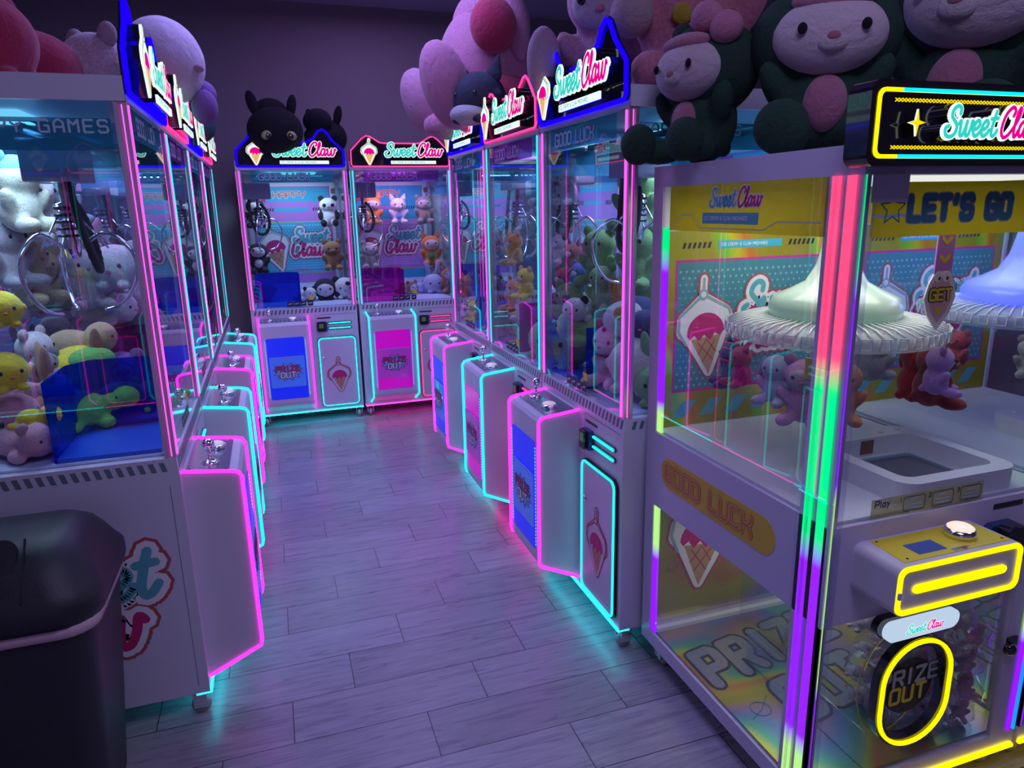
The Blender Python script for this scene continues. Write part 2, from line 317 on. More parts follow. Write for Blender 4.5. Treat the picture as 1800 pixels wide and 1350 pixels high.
# ------------------------------------------------------------------ the room
def floor_mat():
    m = bpy.data.materials.new('wood_look_tile'); m.use_nodes = True; nt = m.node_tree; N = nt.nodes.new; L = nt.links.new
    b = nt.nodes['Principled BSDF']; tc = N('ShaderNodeTexCoord'); sp = N('ShaderNodeSeparateXYZ'); L(tc.outputs['Object'], sp.inputs[0])
    def M(op, a, c=None, d=None):
        n = N('ShaderNodeMath'); n.operation = op
        for i, x in enumerate((a, c, d)):
            if x is None: continue
            if isinstance(x, (int, float)): n.inputs[i].default_value = x
            else: L(x, n.inputs[i])
        return n.outputs[0]
    v = M('DIVIDE', M('SUBTRACT', sp.outputs[1], 1.958), .2023); row = M('FLOOR', v); fv = M('FRACT', v)
    u = M('DIVIDE', M('SUBTRACT', M('ADD', sp.outputs[0], .075), M('MULTIPLY', row, .205)), .617); fu = M('FRACT', u); cu = M('FLOOR', u)
    eu = M('MULTIPLY', M('MINIMUM', fu, M('SUBTRACT', 1, fu)), .617); ev = M('MULTIPLY', M('MINIMUM', fv, M('SUBTRACT', 1, fv)), .2023)
    g = M('LESS_THAN', M('MINIMUM', eu, ev), .0016)
    cid = N('ShaderNodeCombineXYZ'); L(cu, cid.inputs[0]); L(row, cid.inputs[1])
    wn = N('ShaderNodeTexWhiteNoise'); L(cid.outputs[0], wn.inputs['Vector'])
    off = N('ShaderNodeVectorMath'); off.operation = 'SCALE'; L(wn.outputs['Color'], off.inputs[0]); off.inputs['Scale'].default_value = 30
    mp = N('ShaderNodeMapping'); mp.inputs['Scale'].default_value = (3.0, 34, 1); L(tc.outputs['Object'], mp.inputs[0])
    ad = N('ShaderNodeVectorMath'); L(mp.outputs[0], ad.inputs[0]); L(off.outputs[0], ad.inputs[1])
    n1 = N('ShaderNodeTexNoise'); n1.inputs['Scale'].default_value = 1.3; n1.inputs['Detail'].default_value = 8; n1.inputs['Roughness'].default_value = .62; n1.inputs['Distortion'].default_value = 1.2
    L(ad.outputs[0], n1.inputs['Vector'])
    cr = N('ShaderNodeValToRGB'); cr.color_ramp.elements[0].position = .28; cr.color_ramp.elements[0].color = (.22, .21, .26, 1)
    cr.color_ramp.elements[1].position = .72; cr.color_ramp.elements[1].color = (.40, .385, .45, 1); L(n1.outputs['Fac'], cr.inputs[0])
    tone = M('ADD', M('MULTIPLY', wn.outputs['Value'], .22), .86)
    mt = N('ShaderNodeVectorMath'); mt.operation = 'SCALE'; L(cr.outputs[0], mt.inputs[0]); L(tone, mt.inputs['Scale'])
    mx = N('ShaderNodeMix'); mx.data_type = 'RGBA'; L(g, mx.inputs[0]); L(mt.outputs[0], mx.inputs[6]); mx.inputs[7].default_value = (.03, .028, .035, 1)
    L(mx.outputs[2], b.inputs['Base Color'])
    L(M('ADD', M('MULTIPLY', n1.outputs['Fac'], .20), .19), b.inputs['Roughness'])
    bp = N('ShaderNodeBump'); bp.inputs['Strength'].default_value = .25; bp.inputs['Distance'].default_value = .002
    L(M('SUBTRACT', n1.outputs['Fac'], M('MULTIPLY', g, 1.5)), bp.inputs['Height']); L(bp.outputs[0], b.inputs['Normal'])
    return m
WALL = mat('charcoal_wall_paint', (.25, .22, .235), .8, bump=.15, bscale=90)
X0, X1, Y0, Y1, ZC = -2.6, 4.6, -3.3, 6.34, 3.18
def struct(name, *b_, m=WALL):
    g = G(); g.box(*b_, m); return g.build(name, kind='structure')
struct('floor', X0, X1, Y0, Y1+.1, -.1, 0, m=floor_mat())
struct('ceiling', X0, X1, Y0, Y1+.1, ZC, ZC+.1, m=mat('ceiling_paint', (.34, .33, .42), .8))
struct('wall_back', X0, X1, Y1, Y1+.1, 0, ZC)
struct('wall_left', X0-.1, X0, Y0, Y1, 0, ZC)
struct('wall_right', X1, X1+.1, Y0, Y1, 0, ZC)
struct('baseboard_back', X0, X1, Y1-.015, Y1, 0, .09, m=DARKGREY)

# ------------------------------------------------------------------ neon claw machine
W, D = .76, .82
def caster(g, f, x, y):
    g.box(x-.022, x+.022, y-.03, y+.03, .078, .09, CHROME); g.box(x-.024, x-.018, y-.02, y+.02, .03, .08, CHROME); g.box(x+.018, x+.024, y-.02, y+.02, .03, .08, CHROME)
    M = Matrix.Rotation(pi/2, 3, 'Y')
    f.lathe([(.012,-.012),(.026,-.011),(.030,-.006),(.030,.006),(.026,.011),(.012,.012)], (x, y, .030), mat('caster_rubber', (.35,.33,.36), .5), 16, M)
def claw_machine(loc, rot, label, kind, group=None, band=None, claw_at=(.2, .45), nearside=False):
    A = kind == 'A'
    c_con, c_door, c_post, c_sign = ('magenta', 'cyan', 'rose', 'blue') if A else ('cyan', 'pink', 'softcyan', 'pink')
    root = thing('claw_machine', label, 'arcade machine', loc, rot, group)
    FF = FR((0, 0, 0), (1, 0, 0), (0, 0, 1), (0, -1, 0))          # front face frame: (x, z), out towards the player
    # cabinet
    g = G(); g.prism([(0, .09), (D, .09), (D, .885), (.004, .885), (0, .835)], lambda a, b, d: Vector((d, a, b)), 0, W, PLASTIC)
    cab = g.build('cabinet', root)
    g = G()                                                          # hatch stripes on the ledge and round the sides
    FL = FR((0, .0, .835), (1, 0, 0), (0, .08, .9968), (0, -.9968, .08))
    for i in range(26):
        x = .02+i*.0285; g.prism([(x, .012), (x+.014, .012), (x+.022, .044), (x+.008, .044)], FL, .0006, .001, STICK['hatch'], False)
    g.build('hatch_stripe', cab)
    for FS, n in ((FR((0, .03, 0), (0, 1, 0), (0, 0, 1), (-1, 0, 0)), 27), (FR((W, .03, 0), (0, 1, 0), (0, 0, 1), (1, 0, 0)), 27)):
        g = G()
        for i in range(n):
            x = i*.0285; g.prism([(x, .846), (x+.014, .846), (x+.022, .874), (x+.008, .874)], FS, .0006, .001, STICK['hatch'], False)
        g.build('hatch_stripe', cab)
    for FS in (FR((0, D, 0), (0, -1, 0), (0, 0, 1), (-1, 0, 0)), FR((W, 0, 0), (0, 1, 0), (0, 0, 1), (1, 0, 0))):
        g = G(); sweetclaw(g, FS, .285, .46, .17, STICK, two=True, back=STICK['outline'], n=4)
        g.stroke([(.79, .12), (.79, .80)], .0015, FS, .0004, .0008, DARKGREY, n=4); g.build('side_logo', cab)
    # base neon and casters
    g = G(); g.tube([(.003, D*.05, .086), (.003, -.003, .086), (W-.003, -.003, .086), (W-.003, D*.05, .086)], .0034, NEON['base_cyan' if A else 'base_pink']); g.box(.02, W-.02, .004, .016, .083, .0895, NEON['base_cyan' if A else 'base_pink']); g.build('base_neon', root)  # the box is an unseen glowing strip, added underneath for floor spill
    for x, y in ((.035, .035), (W-.035, .035), (.05, D-.06), (W-.05, D-.06)):
        g = G(); f = G(); caster(g, f, x, y); c = g.build('caster', root); f.build('wheel', c)
    # console
    prof = [(0, .822), (-.135, .806), (-.155, .800), (-.165, .785), (-.167, .215), (-.163, .195), (0, .118)]
    g = G(); g.prism(prof, lambda a, b, d: Vector((d, a, b)), .045, .395, PLASTIC); con = g.build('console', root)
    g = G(); FT = FR((.045, 0, .8225), (1, 0, 0), (0, -.993, -.118), (0, -.118, .993))
    g.prism(rrect(.012, .338, .010, .132, .008, 3), FT, 0, .0015, STEEL)
    for x in (.025, .325):
        for y in (.02, .122): g.prism([(x+.003*cos(k*pi/3), y+.003*sin(k*pi/3)) for k in range(6)], FT, .0015, .0025, BLACK)
    strokes(g, block('SWEET CLAW', .008, .03, .085)[0], .0015, FT, .0015, .002, STICK['white'], 4)
    g.build('control_plate', con)
    for x in (.045, .395):
        s = -1 if x < .1 else 1
        g = G(); g.tube([(x+s*.001, a*1.012-.001, b+(.002 if b > .5 else -.002)) for a, b in prof], .0060, NEON[c_con], 8); g.build('neon_trim', con, label='glowing neon edge strip')
    g = G(); g.lathe([(.026, 0), (.026, .006), (.018, .010), (.010, .013)], (.125, -.075, .814), CHROME, 20)
    g.tube([(.125, -.075, .822), (.125, -.075, .868)], .0055, CHROME)
    js = g.build('joystick', con); g = G(); g.ell((.125, -.075, .878), (.019, .019, .018), CHROME); g.build('joystick_knob', js)
    g = G(); g.lathe([(.033, 0), (.033, .010), (.029, .014), (.027, .014)], (.285, -.08, .813), CHROME, 24); bt = g.build('start_button', con)
    g = G(); g.lathe([(.026, 0), (.026, .017), (.018, .021), (.004, .022)], (.285, -.08, .813), mat('button_dome', (.75,.72,.78), .25, emit=(1,.9,.8), strength=.25), 24); g.build('button_dome', bt)
    # prize window in the console front
    FC = FR((0, -.1665, 0), (1, 0, 0), (0, 0, 1), (0, -1, 0))
    pc = (0.0, .015, .95) if A else (.62, .0, .60)
    pm = mat('prize_glow_'+kind, (.02, .05, .5) if A else (.5, .0, .3), .25, emit=pc, strength=.55 if A else .50)
    pm2 = mat('prize_flap_'+kind, (.10, .28, .80) if A else (.45, .10, .50), .12, emit=(.01, .10, .75) if A else (.32, .0, .35), strength=.28, coat=.3)
    g = G(); g.prism(rrect(.085, .350, .245, .700, .012), FC, 0, .002, pm); pw = g.build('prize_window', con)
    g = G(); g.prism(rrect(.095, .340, .335, .560, .010), FC, .002, .007, pm2); g.stroke([(.10, .56), (.335, .56)], .006, FC, .007, .0085, mat('flap_edge', (.3, .45, .8), .2))
    fl = g.build('prize_flap', pw)
    g = G()
    for x in (.078, .357):
        for i in range(30): g.prism([(x+.003*cos(k*pi/2), .27+i*.014+.004*sin(k*pi/2)) for k in range(4)], FC, .002, .0035, LED)
        g.build('led_strip', pw); g = G()
    g = G(); prizeout(g, FC, .218, .450, .088, STICK['crimson'], STICK['white'], d=.0075); g.build('prize_sticker', fl)
    # service door
    g = G(); g.prism(rrect(.450, .735, .115, .655, .03), FF, 0, .012, BLACKM); g.prism(rrect(.462, .723, .127, .643, .026), FF, .012, .014, PLASTIC); dr = g.build('service_door', root)
    g = G(); pl = rrect(.457, .728, .122, .648, .028); g.tube([FF(u, v, .015) for u, v in pl], .0042, NEON[c_door], 8, closed=True); g.build('neon_frame', dr)
    g = G(); icecream(g, FF, .592, .225, .27, dict(STICK, white=PLASTIC, grey=STICK['outline']), d=.0145, outline='outline', tilt=-.06 if not A else .05); g.build('cone_sticker', dr)
    g = G(); g.lathe([(.011, 0), (.011, .004), (.006, .008)], (.487, -.014, .50), CHROME, 14, Matrix.Rotation(pi/2, 3, 'X')); g.build('door_lock', dr)
    # card reader, bars, slot
    g = G(); g.prism(rrect(.455, .530, .700, .775, .012), FF, 0, .018, mat('reader_blue', (.02, .04, .14), .3)); g.prism(rrect(.462, .510, .702, .772, .008), FF, .018, .030, BLACK); cr_ = g.build('card_reader', root)
    g = G(); g.prism(rrect(.470, .502, .728, .762, .003), FF, .030, .0306, mat('reader_screen', (.01,.02,.01), .1, emit=(.08,.14,.05), strength=.5)); g.build('reader_screen', cr_)
    for z in (.760, .722):
        g = G(); g.prism(rrect(.535, .712, z-.009, z+.009, .008), FF, 0, .006, BLACK); b = g.build('light_bar', root)
        g = G(); g.tube([FF(.542, z, .009), FF(.704, z, .009)], .0045, NEON[c_door]); g.build('neon_bar', b)
    g = G(); g.prism(rrect(.46, .56, .797, .806, .003), FF, 0, .002, BLACK); g.stroke([(.450, .12), (.450, .826), (.745, .826)], .0018, FF, .0, .0006, DARKGREY, n=4); g.build('bill_slot', root)
    # posts
    for i, (x, y) in enumerate(((.018, .018), (W-.018, .018), (.018, D-.02), (W-.018, D-.02))):
        g = G(); h = .016
        pr = [(-h,-h),(h,-h),(h,-.005),(h*.6,-.005),(h*.6,.005),(h,.005),(h,h),(-h,h),(-h,.005),(-h*.6,.005),(-h*.6,-.005),(-h,-.005)]
        g.prism([(x+a, y+b) for a, b in pr], lambda a, b, d: Vector((a, b, d)), .885, 1.868, METALP); p = g.build('corner_post', root)
        if i < 2:
            g = G(); s = -1 if i == 0 else 1
            g.box(x-s*.004-.0036, x-s*.004+.0036, y-h-.003, y-h, .89, 1.86, NEON[c_post]); g.build('neon_strip', p)
            g = G(); g.tube([(x+s*h+s*.001, y-.004, .89), (x+s*h+s*.001, y-.004, 1.86)], .0014, NEON[c_post]); g.build('neon_line', p)
    # glass
    g = G(); g.box(.036, W-.036, .008, .014, .886, 1.868, GLASS); gl = g.build('front_glass', root)
    g = G(); FGs = FR((0, .0078, 0), (1, 0, 0), (0, 0, 1), (0, -1, 0))
    for i in range(4):
        x = .26+i*.048; g.prism(rrect(x, x+.040, .900, .935, .004, 2), FGs, 0, .0005, STICK['black']); g.stroke([(x+.01, .917), (x+.03, .921)], .008, FGs, .0005, .0009, STICK['greyl'], n=5)
    g.prism([(.42, .945), (.452, .945), (.452, .975), (.41, .975)], FGs, 0, .0005, STICK['yellow'])
    g.build('instruction_sticker', gl)
    g = G(); tz = block('GOOD LUCK', .042, .15, 1.80, .26)[0]
    g.prism([(.10, 1.782), (W-.10, 1.782), (W-.10, 1.862), (.10, 1.862)], FGs, .0, .0005, glassy('band_'+kind, (.45, .85, .90) if A else (.75, .45, .90), .2, body=.25, bodycol=(.1, .45, .5) if A else (.45, .10, .5)))
    strokes(g, tz, .016, FGs, .0008, .0012, STICK['black'], 5); strokes(g, tz, .010, FGs, .0014, .0018, mat('goodluck_'+kind, (.25, .50, .58) if A else (.45, .2, .55), .4), 5)
    g.build('good_luck_band', gl)
    for x in (.004, W-.010):
        g = G(); g.box(x, x+.006, .036, D-.04, .886, 1.868, GLASS); sg = g.build('side_glass', root)
        left = x < .1
        FSs = FR((x-.0004, D-.04, 0), (0, -1, 0), (0, 0, 1), (-1, 0, 0)) if left else FR((x+.0064, .036, 0), (0, 1, 0), (0, 0, 1), (1, 0, 0))
        g = G(); hp = block('HAPPY GAMES', .030, .375 if left else .01, 1.790, .42)[0]
        g.prism([(0, 1.745), (.735, 1.745), (.735, 1.825), (0, 1.825)], FSs, 0, .0004, glassy('happy_band', (.30, .62, .78), .2, body=.55, bodycol=(.04, .30, .42)))
        g.prism([(0, 1.70), (.735, 1.70), (.735, 1.745), (0, 1.745)], FSs, 0, .0003, glassy('happy_edge', (.55, .85, .95), .2, body=.22, bodycol=(.2, .55, .7)))
        g.prism([(0, 1.825), (.735, 1.825), (.735, 1.866), (0, 1.866)], FSs, 0, .0003, _mats['happy_edge'])
        strokes(g, hp, .0055, FSs, .0006, .001, mat('happy_text', (.45, .62, .72), .5), 4); g.build('happy_games_band', sg)
    # interior
    g = G(); g.box(.034, W-.034, .034, D-.03, .886, .893, mat('play_floor_'+kind, (.55, .62, .85), .4)); g.build('play_floor', root)
    g = G(); g.box(.034, W-.034, D-.035, D-.025, .893, 1.868, PLASTIC_IN); bw = g.build('back_panel', root)
    c1, c2, b1 = (STICK['violet'], STICK['cyanp'], STICK['violet']) if A else (STICK['cyanp'], STICK['violet'], STICK['cyanp'])
    FB = FR((0, D-.0362, 0), (1, 0, 0), (0, 0, 1), (0, -1, 0)); g = G()
    def rect(a, b, c, d, m, k): g.prism([(a, c), (b, c), (b, d), (a, d)], FB, .0003*k, .0003*k+.0002, m, False)
    rect(.07, .69, 1.00, 1.78, c1, 0); rect(.085, .675, 1.075, 1.50, STICK['yellow'], 1); rect(.09, .67, 1.08, 1.495, c2, 2); rect(.09, .67, 1.66, 1.77, STICK['cyanp'], 1)
    rect(.09, .18, 1.66, 1.77, STICK['magenta'], 2); strokes(g, block('SH', .028, .10, 1.725)[0], .007, FB, .0012, .0015, STICK['yellow'], 5); strokes(g, block('E', .028, .12, 1.675)[0], .007, FB, .0012, .0015, STICK['yellow'], 5)
    hb = block('HAPPY', .048, .24, 1.69, .22, 1.25)[0]; strokes(g, hb, .016, FB, .0012, .0015, STICK['white'], 5); strokes(g, hb, .009, FB, .0017, .002, STICK['orange'], 5)
    rect(.24, .50, 1.585, 1.610, STICK['cyanp'] if A else STICK['violet'], 3)
    for x in (.16, .54):
        for i in range(4): g.prism([(x+i*.02, 1.585), (x+.01+i*.02, 1.585), (x+.018+i*.02, 1.61), (x+.008+i*.02, 1.61)], FB, .0009, .0011, STICK['black'], False)
    for j in range(19):
        for i in range(26):
            x = .10+i*.0215+(j % 2)*.0107; z = 1.10+j*.0205; s_ = .0052*abs(z-1.29)/.19+.0014
            g.add([FB(x+s_*cos(k*pi/2), z+s_*sin(k*pi/2), .0012) for k in range(4)], [(0, 1, 2, 3)], STICK['pale'])
    icecream(g, FB, .215, 1.10, .40, STICK, d=.0016, outline='outline', tilt=.25); sweetclaw(g, FB, .36, 1.33, .115, STICK, d=.0030, two=True, back=STICK['outline'], n=4)
    for z in (1.115, 1.10): g.stroke([(.36, z), (.47, z)], .004, FB, .0012, .0016, NEON['pink'] if 0 else STICK['magenta'], n=4)
    rect(.715, .745, 1.0, 1.77, STICK['grey'], 1); rect(.70, .735, 1.72, 1.76, STICK['brown'], 2)
    g.build('poster', bw)
    for z, ys in ((1.45, D-.24), (1.10, D-.24)):
        g = G(); g.box(.04, W-.04, ys, D-.04, z, z+.006, ACRYL); g.build('shelf', root)
    # prize chute guard
    cg = glassy('chute_'+kind, (.10, .25, .95) if A else (.80, .10, .70), .8, body=.30, bodycol=(.01, .06, .6) if A else (.45, .0, .3))
    cp = [(.045, .045), (.36, .045), (.36, .27), (.29, .32), (.045, .32)]
    g = G()
    for i in range(len(cp)-1):
        a, b = Vector(cp[i]), Vector(cp[i+1]); n_ = Vector(((b-a).y, -(b-a).x)).normalized()*.003
        if i == 0: continue
        g.add([(a.x-n_.x, a.y-n_.y, .893), (b.x-n_.x, b.y-n_.y, .893), (b.x+n_.x, b.y+n_.y, .893), (a.x+n_.x, a.y+n_.y, .893),
               (a.x-n_.x, a.y-n_.y, 1.13), (b.x-n_.x, b.y-n_.y, 1.13), (b.x+n_.x, b.y+n_.y, 1.13), (a.x+n_.x, a.y+n_.y, 1.13)], [(3,2,1,0),(4,5,6,7),(0,1,5,4),(1,2,6,5),(2,3,7,6),(3,0,4,7)], cg)
    ch = g.build('prize_chute', root)
    g = G(); g.prism(cp, lambda a, b, d: Vector((a, b, d)), .893, .905, mat('chute_floor_'+kind, (.02,.10,.65) if A else (.5,.02,.4), .3)); g.build('chute_floor', ch)
    # claw on its gantry
    cx, cy = claw_at
    g = G(); g.box(.04, W-.04, cy-.03, cy-.015, 1.795, 1.815, CHROME); g.box(.04, W-.04, cy+.015, cy+.03, 1.795, 1.815, CHROME); g.box(cx-.012, cx+.012, .06, D-.05, 1.822, 1.842, CHROME); ga = g.build('gantry', root)
    g = G(); g.prism(rrect(cx-.10, cx+.10, 1.675, 1.79, .012), FR((0, cy+.07, 0), (1, 0, 0), (0, 0, 1), (0, -1, 0)), 0, .14, mat('carriage_grey', (.42,.40,.55), .5)); g.build('carriage', ga)
    g = G(); g.lathe([(.010, 1.675), (.010, 1.62), (.030, 1.615), (.032, 1.50), (.026, 1.49), (.022, 1.46), (.006, 1.455)], (cx, cy, 0), CHROME, 18)
    for z in (1.60, 1.58, 1.56, 1.54, 1.52): g.lathe([(.0325, z), (.0335, z+.004), (.0325, z+.008)], (cx, cy, 0), BLACK, 18)
    cl = g.build('claw', ga)
    for k in range(3):
        a = 2*pi*k/3+.4; u = Vector((cos(a), sin(a), 0)); g = G()
        pts = catmull([tuple(Vector((cx, cy, z))+u*r) for r, z in ((.025, 1.49), (.10, 1.53), (.165, 1.47), (.165, 1.39), (.12, 1.32), (.065, 1.30))], 5)
        g.tube(pts, .006, CHROME, 8); g.tube([tuple(Vector((cx, cy, 1.58))+u*.03), tuple(Vector((cx, cy, 1.485))+u*.10)], .003, CHROME, 6); g.build('claw_arm', cl)
    g = G(); pts = catmull([(cx-.055, cy-.03, 1.69), (cx-.06, cy-.04, 1.58), (cx-.03, cy-.06, 1.45), (cx+.03, cy-.06, 1.42), (cx+.07, cy-.05, 1.48), (cx+.065, cy-.03, 1.58), (cx+.02, cy-.01, 1.64)], 8)
    g.tube(pts, [.010+.0018*(i % 2) for i in range(len(pts))], BLACKM, 8); g.build('coiled_cable', cl)
    # roof, top light and sign
    g = G(); g.box(0, W, .004, D, 1.868, 1.93, PLASTIC); rf = g.build('roof', root)
    g = G(); g.box(.002, W-.002, 0, .030, 1.866, 1.885, METALP); g.build('front_rail', rf)
    g = G(); g.box(.12, W-.12, D-.10, D-.06, 1.85, 1.866, PLASTIC_IN)
    for i in range(36): g.box(.13+i*.0142, .136+i*.0142, D-.102, D-.098, 1.853, 1.860, LIT['pale'] if A else NEON['rose'])
    g.build('led_bar', rf)
    g = G(); g.box(.20, W-.20, .30, .52, 1.858, 1.866, glow('lamp_panel_'+kind, (.55, .85, 1.0) if A else (.75, .35, 1.0), 1.6)); g.build('lamp_panel', rf)
    area('cabinet_lamp', (W/2, .40, 1.84), .45, 5.2 if A else 4.4, (.50, .72, 1.0) if A else (.72, .42, 1.0), sy=.22, parent=root)
    sp = G(); so = []
    if A: top = [(.008,2.00),(.085,2.075),(.125,2.135),(.150,2.150),(.180,2.135),(.215,2.085),(.28,2.050),(.38,2.042),(.48,2.050),(.545,2.085),(.58,2.135),(.61,2.150),(.635,2.135),(.675,2.075),(W-.008,2.00)]
    else: top = [(.008,2.00),(.09,2.085),(.125,2.108),(.155,2.103),(.225,2.060),(.25,2.055),(.51,2.055),(.535,2.060),(.605,2.103),(.635,2.108),(.67,2.085),(W-.008,2.00)]
    pl = [(.018,1.885),(.006,1.90)]+top+[(W-.006,1.90),(W-.018,1.885)]
    g = G(); g.prism(pl[::-1], FF, -.006, .0, mat('sign_panel', (.012,.010,.016), .06, alpha=.94)); sg = g.build('sign', root)
    g = G(); c0 = Vector((W/2, 1.99)); ins = [(W/2+(u-W/2)*.972, 1.992+(v-1.992)*.95) for u, v in pl]
    g.tube([FF(u, v, .006) for u, v in ins], .0068 if A else .0048, NEON[c_sign], 8, closed=True); g.build('neon_outline', sg)
    g = G(); sweetclaw(g, FF, .255, 1.960, .090, LIT, d=0, depth=.042, n=4)
    g.prism([(.30, 1.905), (.635, 1.905), (.635, 1.928), (.30, 1.928)], FF, 0, .035, BLACK); g.prism([(.30, 1.905), (.635, 1.905), (.635, 1.928), (.30, 1.928)], FF, .035, .042, LIT['white'])
    strokes(g, block('ICE CREAM & CLAW MACHINES', .0115, .308, 1.911, .2)[0], .0018, FF, .042, .0425, LIT['slate'], 4); g.build('sign_lettering', sg)
    g = G(); icecream(g, FF, .145, 1.90, .180, LIT, d=0, depth=.042); g.build('sign_cone', sg)
    return root
LED = glow('led_dots', (.10, .45, 1.0), 1.6)

LX, RX, BY = -.32, 1.06, 5.45
for i in range(4):
    claw_machine((LX, 2.18+.765*i, 0), pi/2, ['blue sign claw machine nearest in the left row beside the trash can',
        'pink sign claw machine second in the left row from the trash can',
        'white claw machine with blue neon sign, third in the left row',
        'pink sign claw machine at the far end of the left row'][i], 'AB'[i % 2], 'neon claw machines', claw_at=(.26, .24) if i == 0 else (.3, .45))
for i in range(3):
    claw_machine((RX, 2.785+.775*i, 0), -pi/2, ['blue sign claw machine nearest in the right row touching the yellow machine',
        'white claw machine with pink neon sign, middle of the right row under the pink plush',
        'blue sign claw machine at the far end of the right row'][i], 'AB'[i % 2], 'neon claw machines', claw_at=(.42, .22) if i == 0 else (.4, .3))
for i in range(3):
    claw_machine((-.185+.778*i, BY, 0), 0, ['blue sign claw machine under the black plush in the back row',
        'pink cat-ear sign claw machine with magenta prize window in the back row',
        'claw machine half hidden behind the right row, seen only through the glass'][i], 'AB'[i % 2], 'neon claw machines', claw_at=(.12, .35))

for i in range(2):
    claw_machine((-.62-.775*i, -1.85, 0), pi, ['blue sign claw machine behind the viewer, seen only as a reflection in the left glass', 'pink sign claw machine behind the viewer, seen only as a reflection in the left glass'][(i+1) % 2], 'BA'[i % 2], 'neon claw machines', claw_at=(.3, .4))

# ------------------------------------------------------------------ carousel prize machine (yellow)
def ramp_glow(name, stops, s):
    m = bpy.data.materials.new(name); m.use_nodes = True; nt = m.node_tree; N = nt.nodes.new; L = nt.links.new
    nt.nodes.remove(nt.nodes['Principled BSDF']); tc = N('ShaderNodeTexCoord'); sp = N('ShaderNodeSeparateXYZ'); L(tc.outputs['Object'], sp.inputs[0])
    mr = N('ShaderNodeMapRange'); mr.inputs[2].default_value = 1.7; L(sp.outputs[2], mr.inputs[0])
    cr = N('ShaderNodeValToRGB'); el = cr.color_ramp.elements
    while len(el) > 1: el.remove(el[-1])
    el[0].position = stops[0][0]/1.7; el[0].color = (*stops[0][1], 1)
    for p, c in stops[1:]: e = el.new(p/1.7); e.color = (*c, 1)
    L(mr.outputs[0], cr.inputs[0]); e = N('ShaderNodeEmission'); e.inputs[1].default_value = s; L(cr.outputs[0], e.inputs[0]); L(e.outputs[0], nt.nodes['Material Output'].inputs[0]); return m
PK, GR, VI, YG = (1, .07, .20), (.0, .80, .22), (.28, .01, 1.0), (.42, .80, .22)
POSTGLOW = ramp_glow('led_post_front', [(0, YG), (.24, YG), (.30, VI), (.76, VI), (.83, GR), (1.18, GR), (1.25, PK), (1.7, PK)], 1.25)
POSTGLOW2 = ramp_glow('led_post_rear', [(0, VI), (.42, VI), (.47, YG), (.93, YG), (.97, VI), (1.38, VI), (1.45, GR), (1.7, GR)], 1.1)
POSTBLUE = ramp_glow('led_post_blue', [(0, (0, .35, .9)), (.6, (.02, .10, .95)), (.75, (.0, .75, .30)), (.85, (.02, .12, 1)), (1.7, (.0, .5, 1))], 1.2)
def holo():
    m = bpy.data.materials.new('holographic_foil'); m.use_nodes = True; nt = m.node_tree; N = nt.nodes.new; L = nt.links.new; b = nt.nodes['Principled BSDF']
    tc = N('ShaderNodeTexCoord'); n = N('ShaderNodeTexNoise'); n.inputs['Scale'].default_value = 1.6; n.inputs['Detail'].default_value = 1; n.inputs['Distortion'].default_value = .6; L(tc.outputs['Object'], n.inputs[0])
    sp = N('ShaderNodeSeparateXYZ'); L(tc.outputs['Object'], sp.inputs[0])
    mu = N('ShaderNodeMath'); mu.operation = 'MULTIPLY_ADD'; L(n.outputs['Fac'], mu.inputs[0]); mu.inputs[1].default_value = 2.6
    ad = N('ShaderNodeMath'); ad.operation = 'MULTIPLY_ADD'; L(sp.outputs[1], ad.inputs[0]); ad.inputs[1].default_value = 1.7; L(sp.outputs[0], ad.inputs[2]); L(ad.outputs[0], mu.inputs[2])
    fr = N('ShaderNodeMath'); fr.operation = 'FRACT'; L(mu.outputs[0], fr.inputs[0])
    cr = N('ShaderNodeValToRGB'); el = cr.color_ramp.elements; el[0].position = 0; el[0].color = (.42, .40, .08, 1); el[1].position = 1; el[1].color = (.42, .40, .08, 1)
    for p, c in ((.22, (.50, .48, .06)), (.42, (.62, .30, .10)), (.52, (.42, .55, .10)), (.62, (.10, .42, .30)), (.75, (.14, .26, .55)), (.86, (.38, .24, .42))): e = el.new(p); e.color = (*c, 1)
    L(fr.outputs[0], cr.inputs[0]); L(cr.outputs[0], b.inputs['Base Color']); b.inputs['Metallic'].default_value = .55; b.inputs['Roughness'].default_value = .3
    return m
HOLO = holo()
WHITEIN = mat('white_tray', (.72, .74, .78), .3); MILKY = None
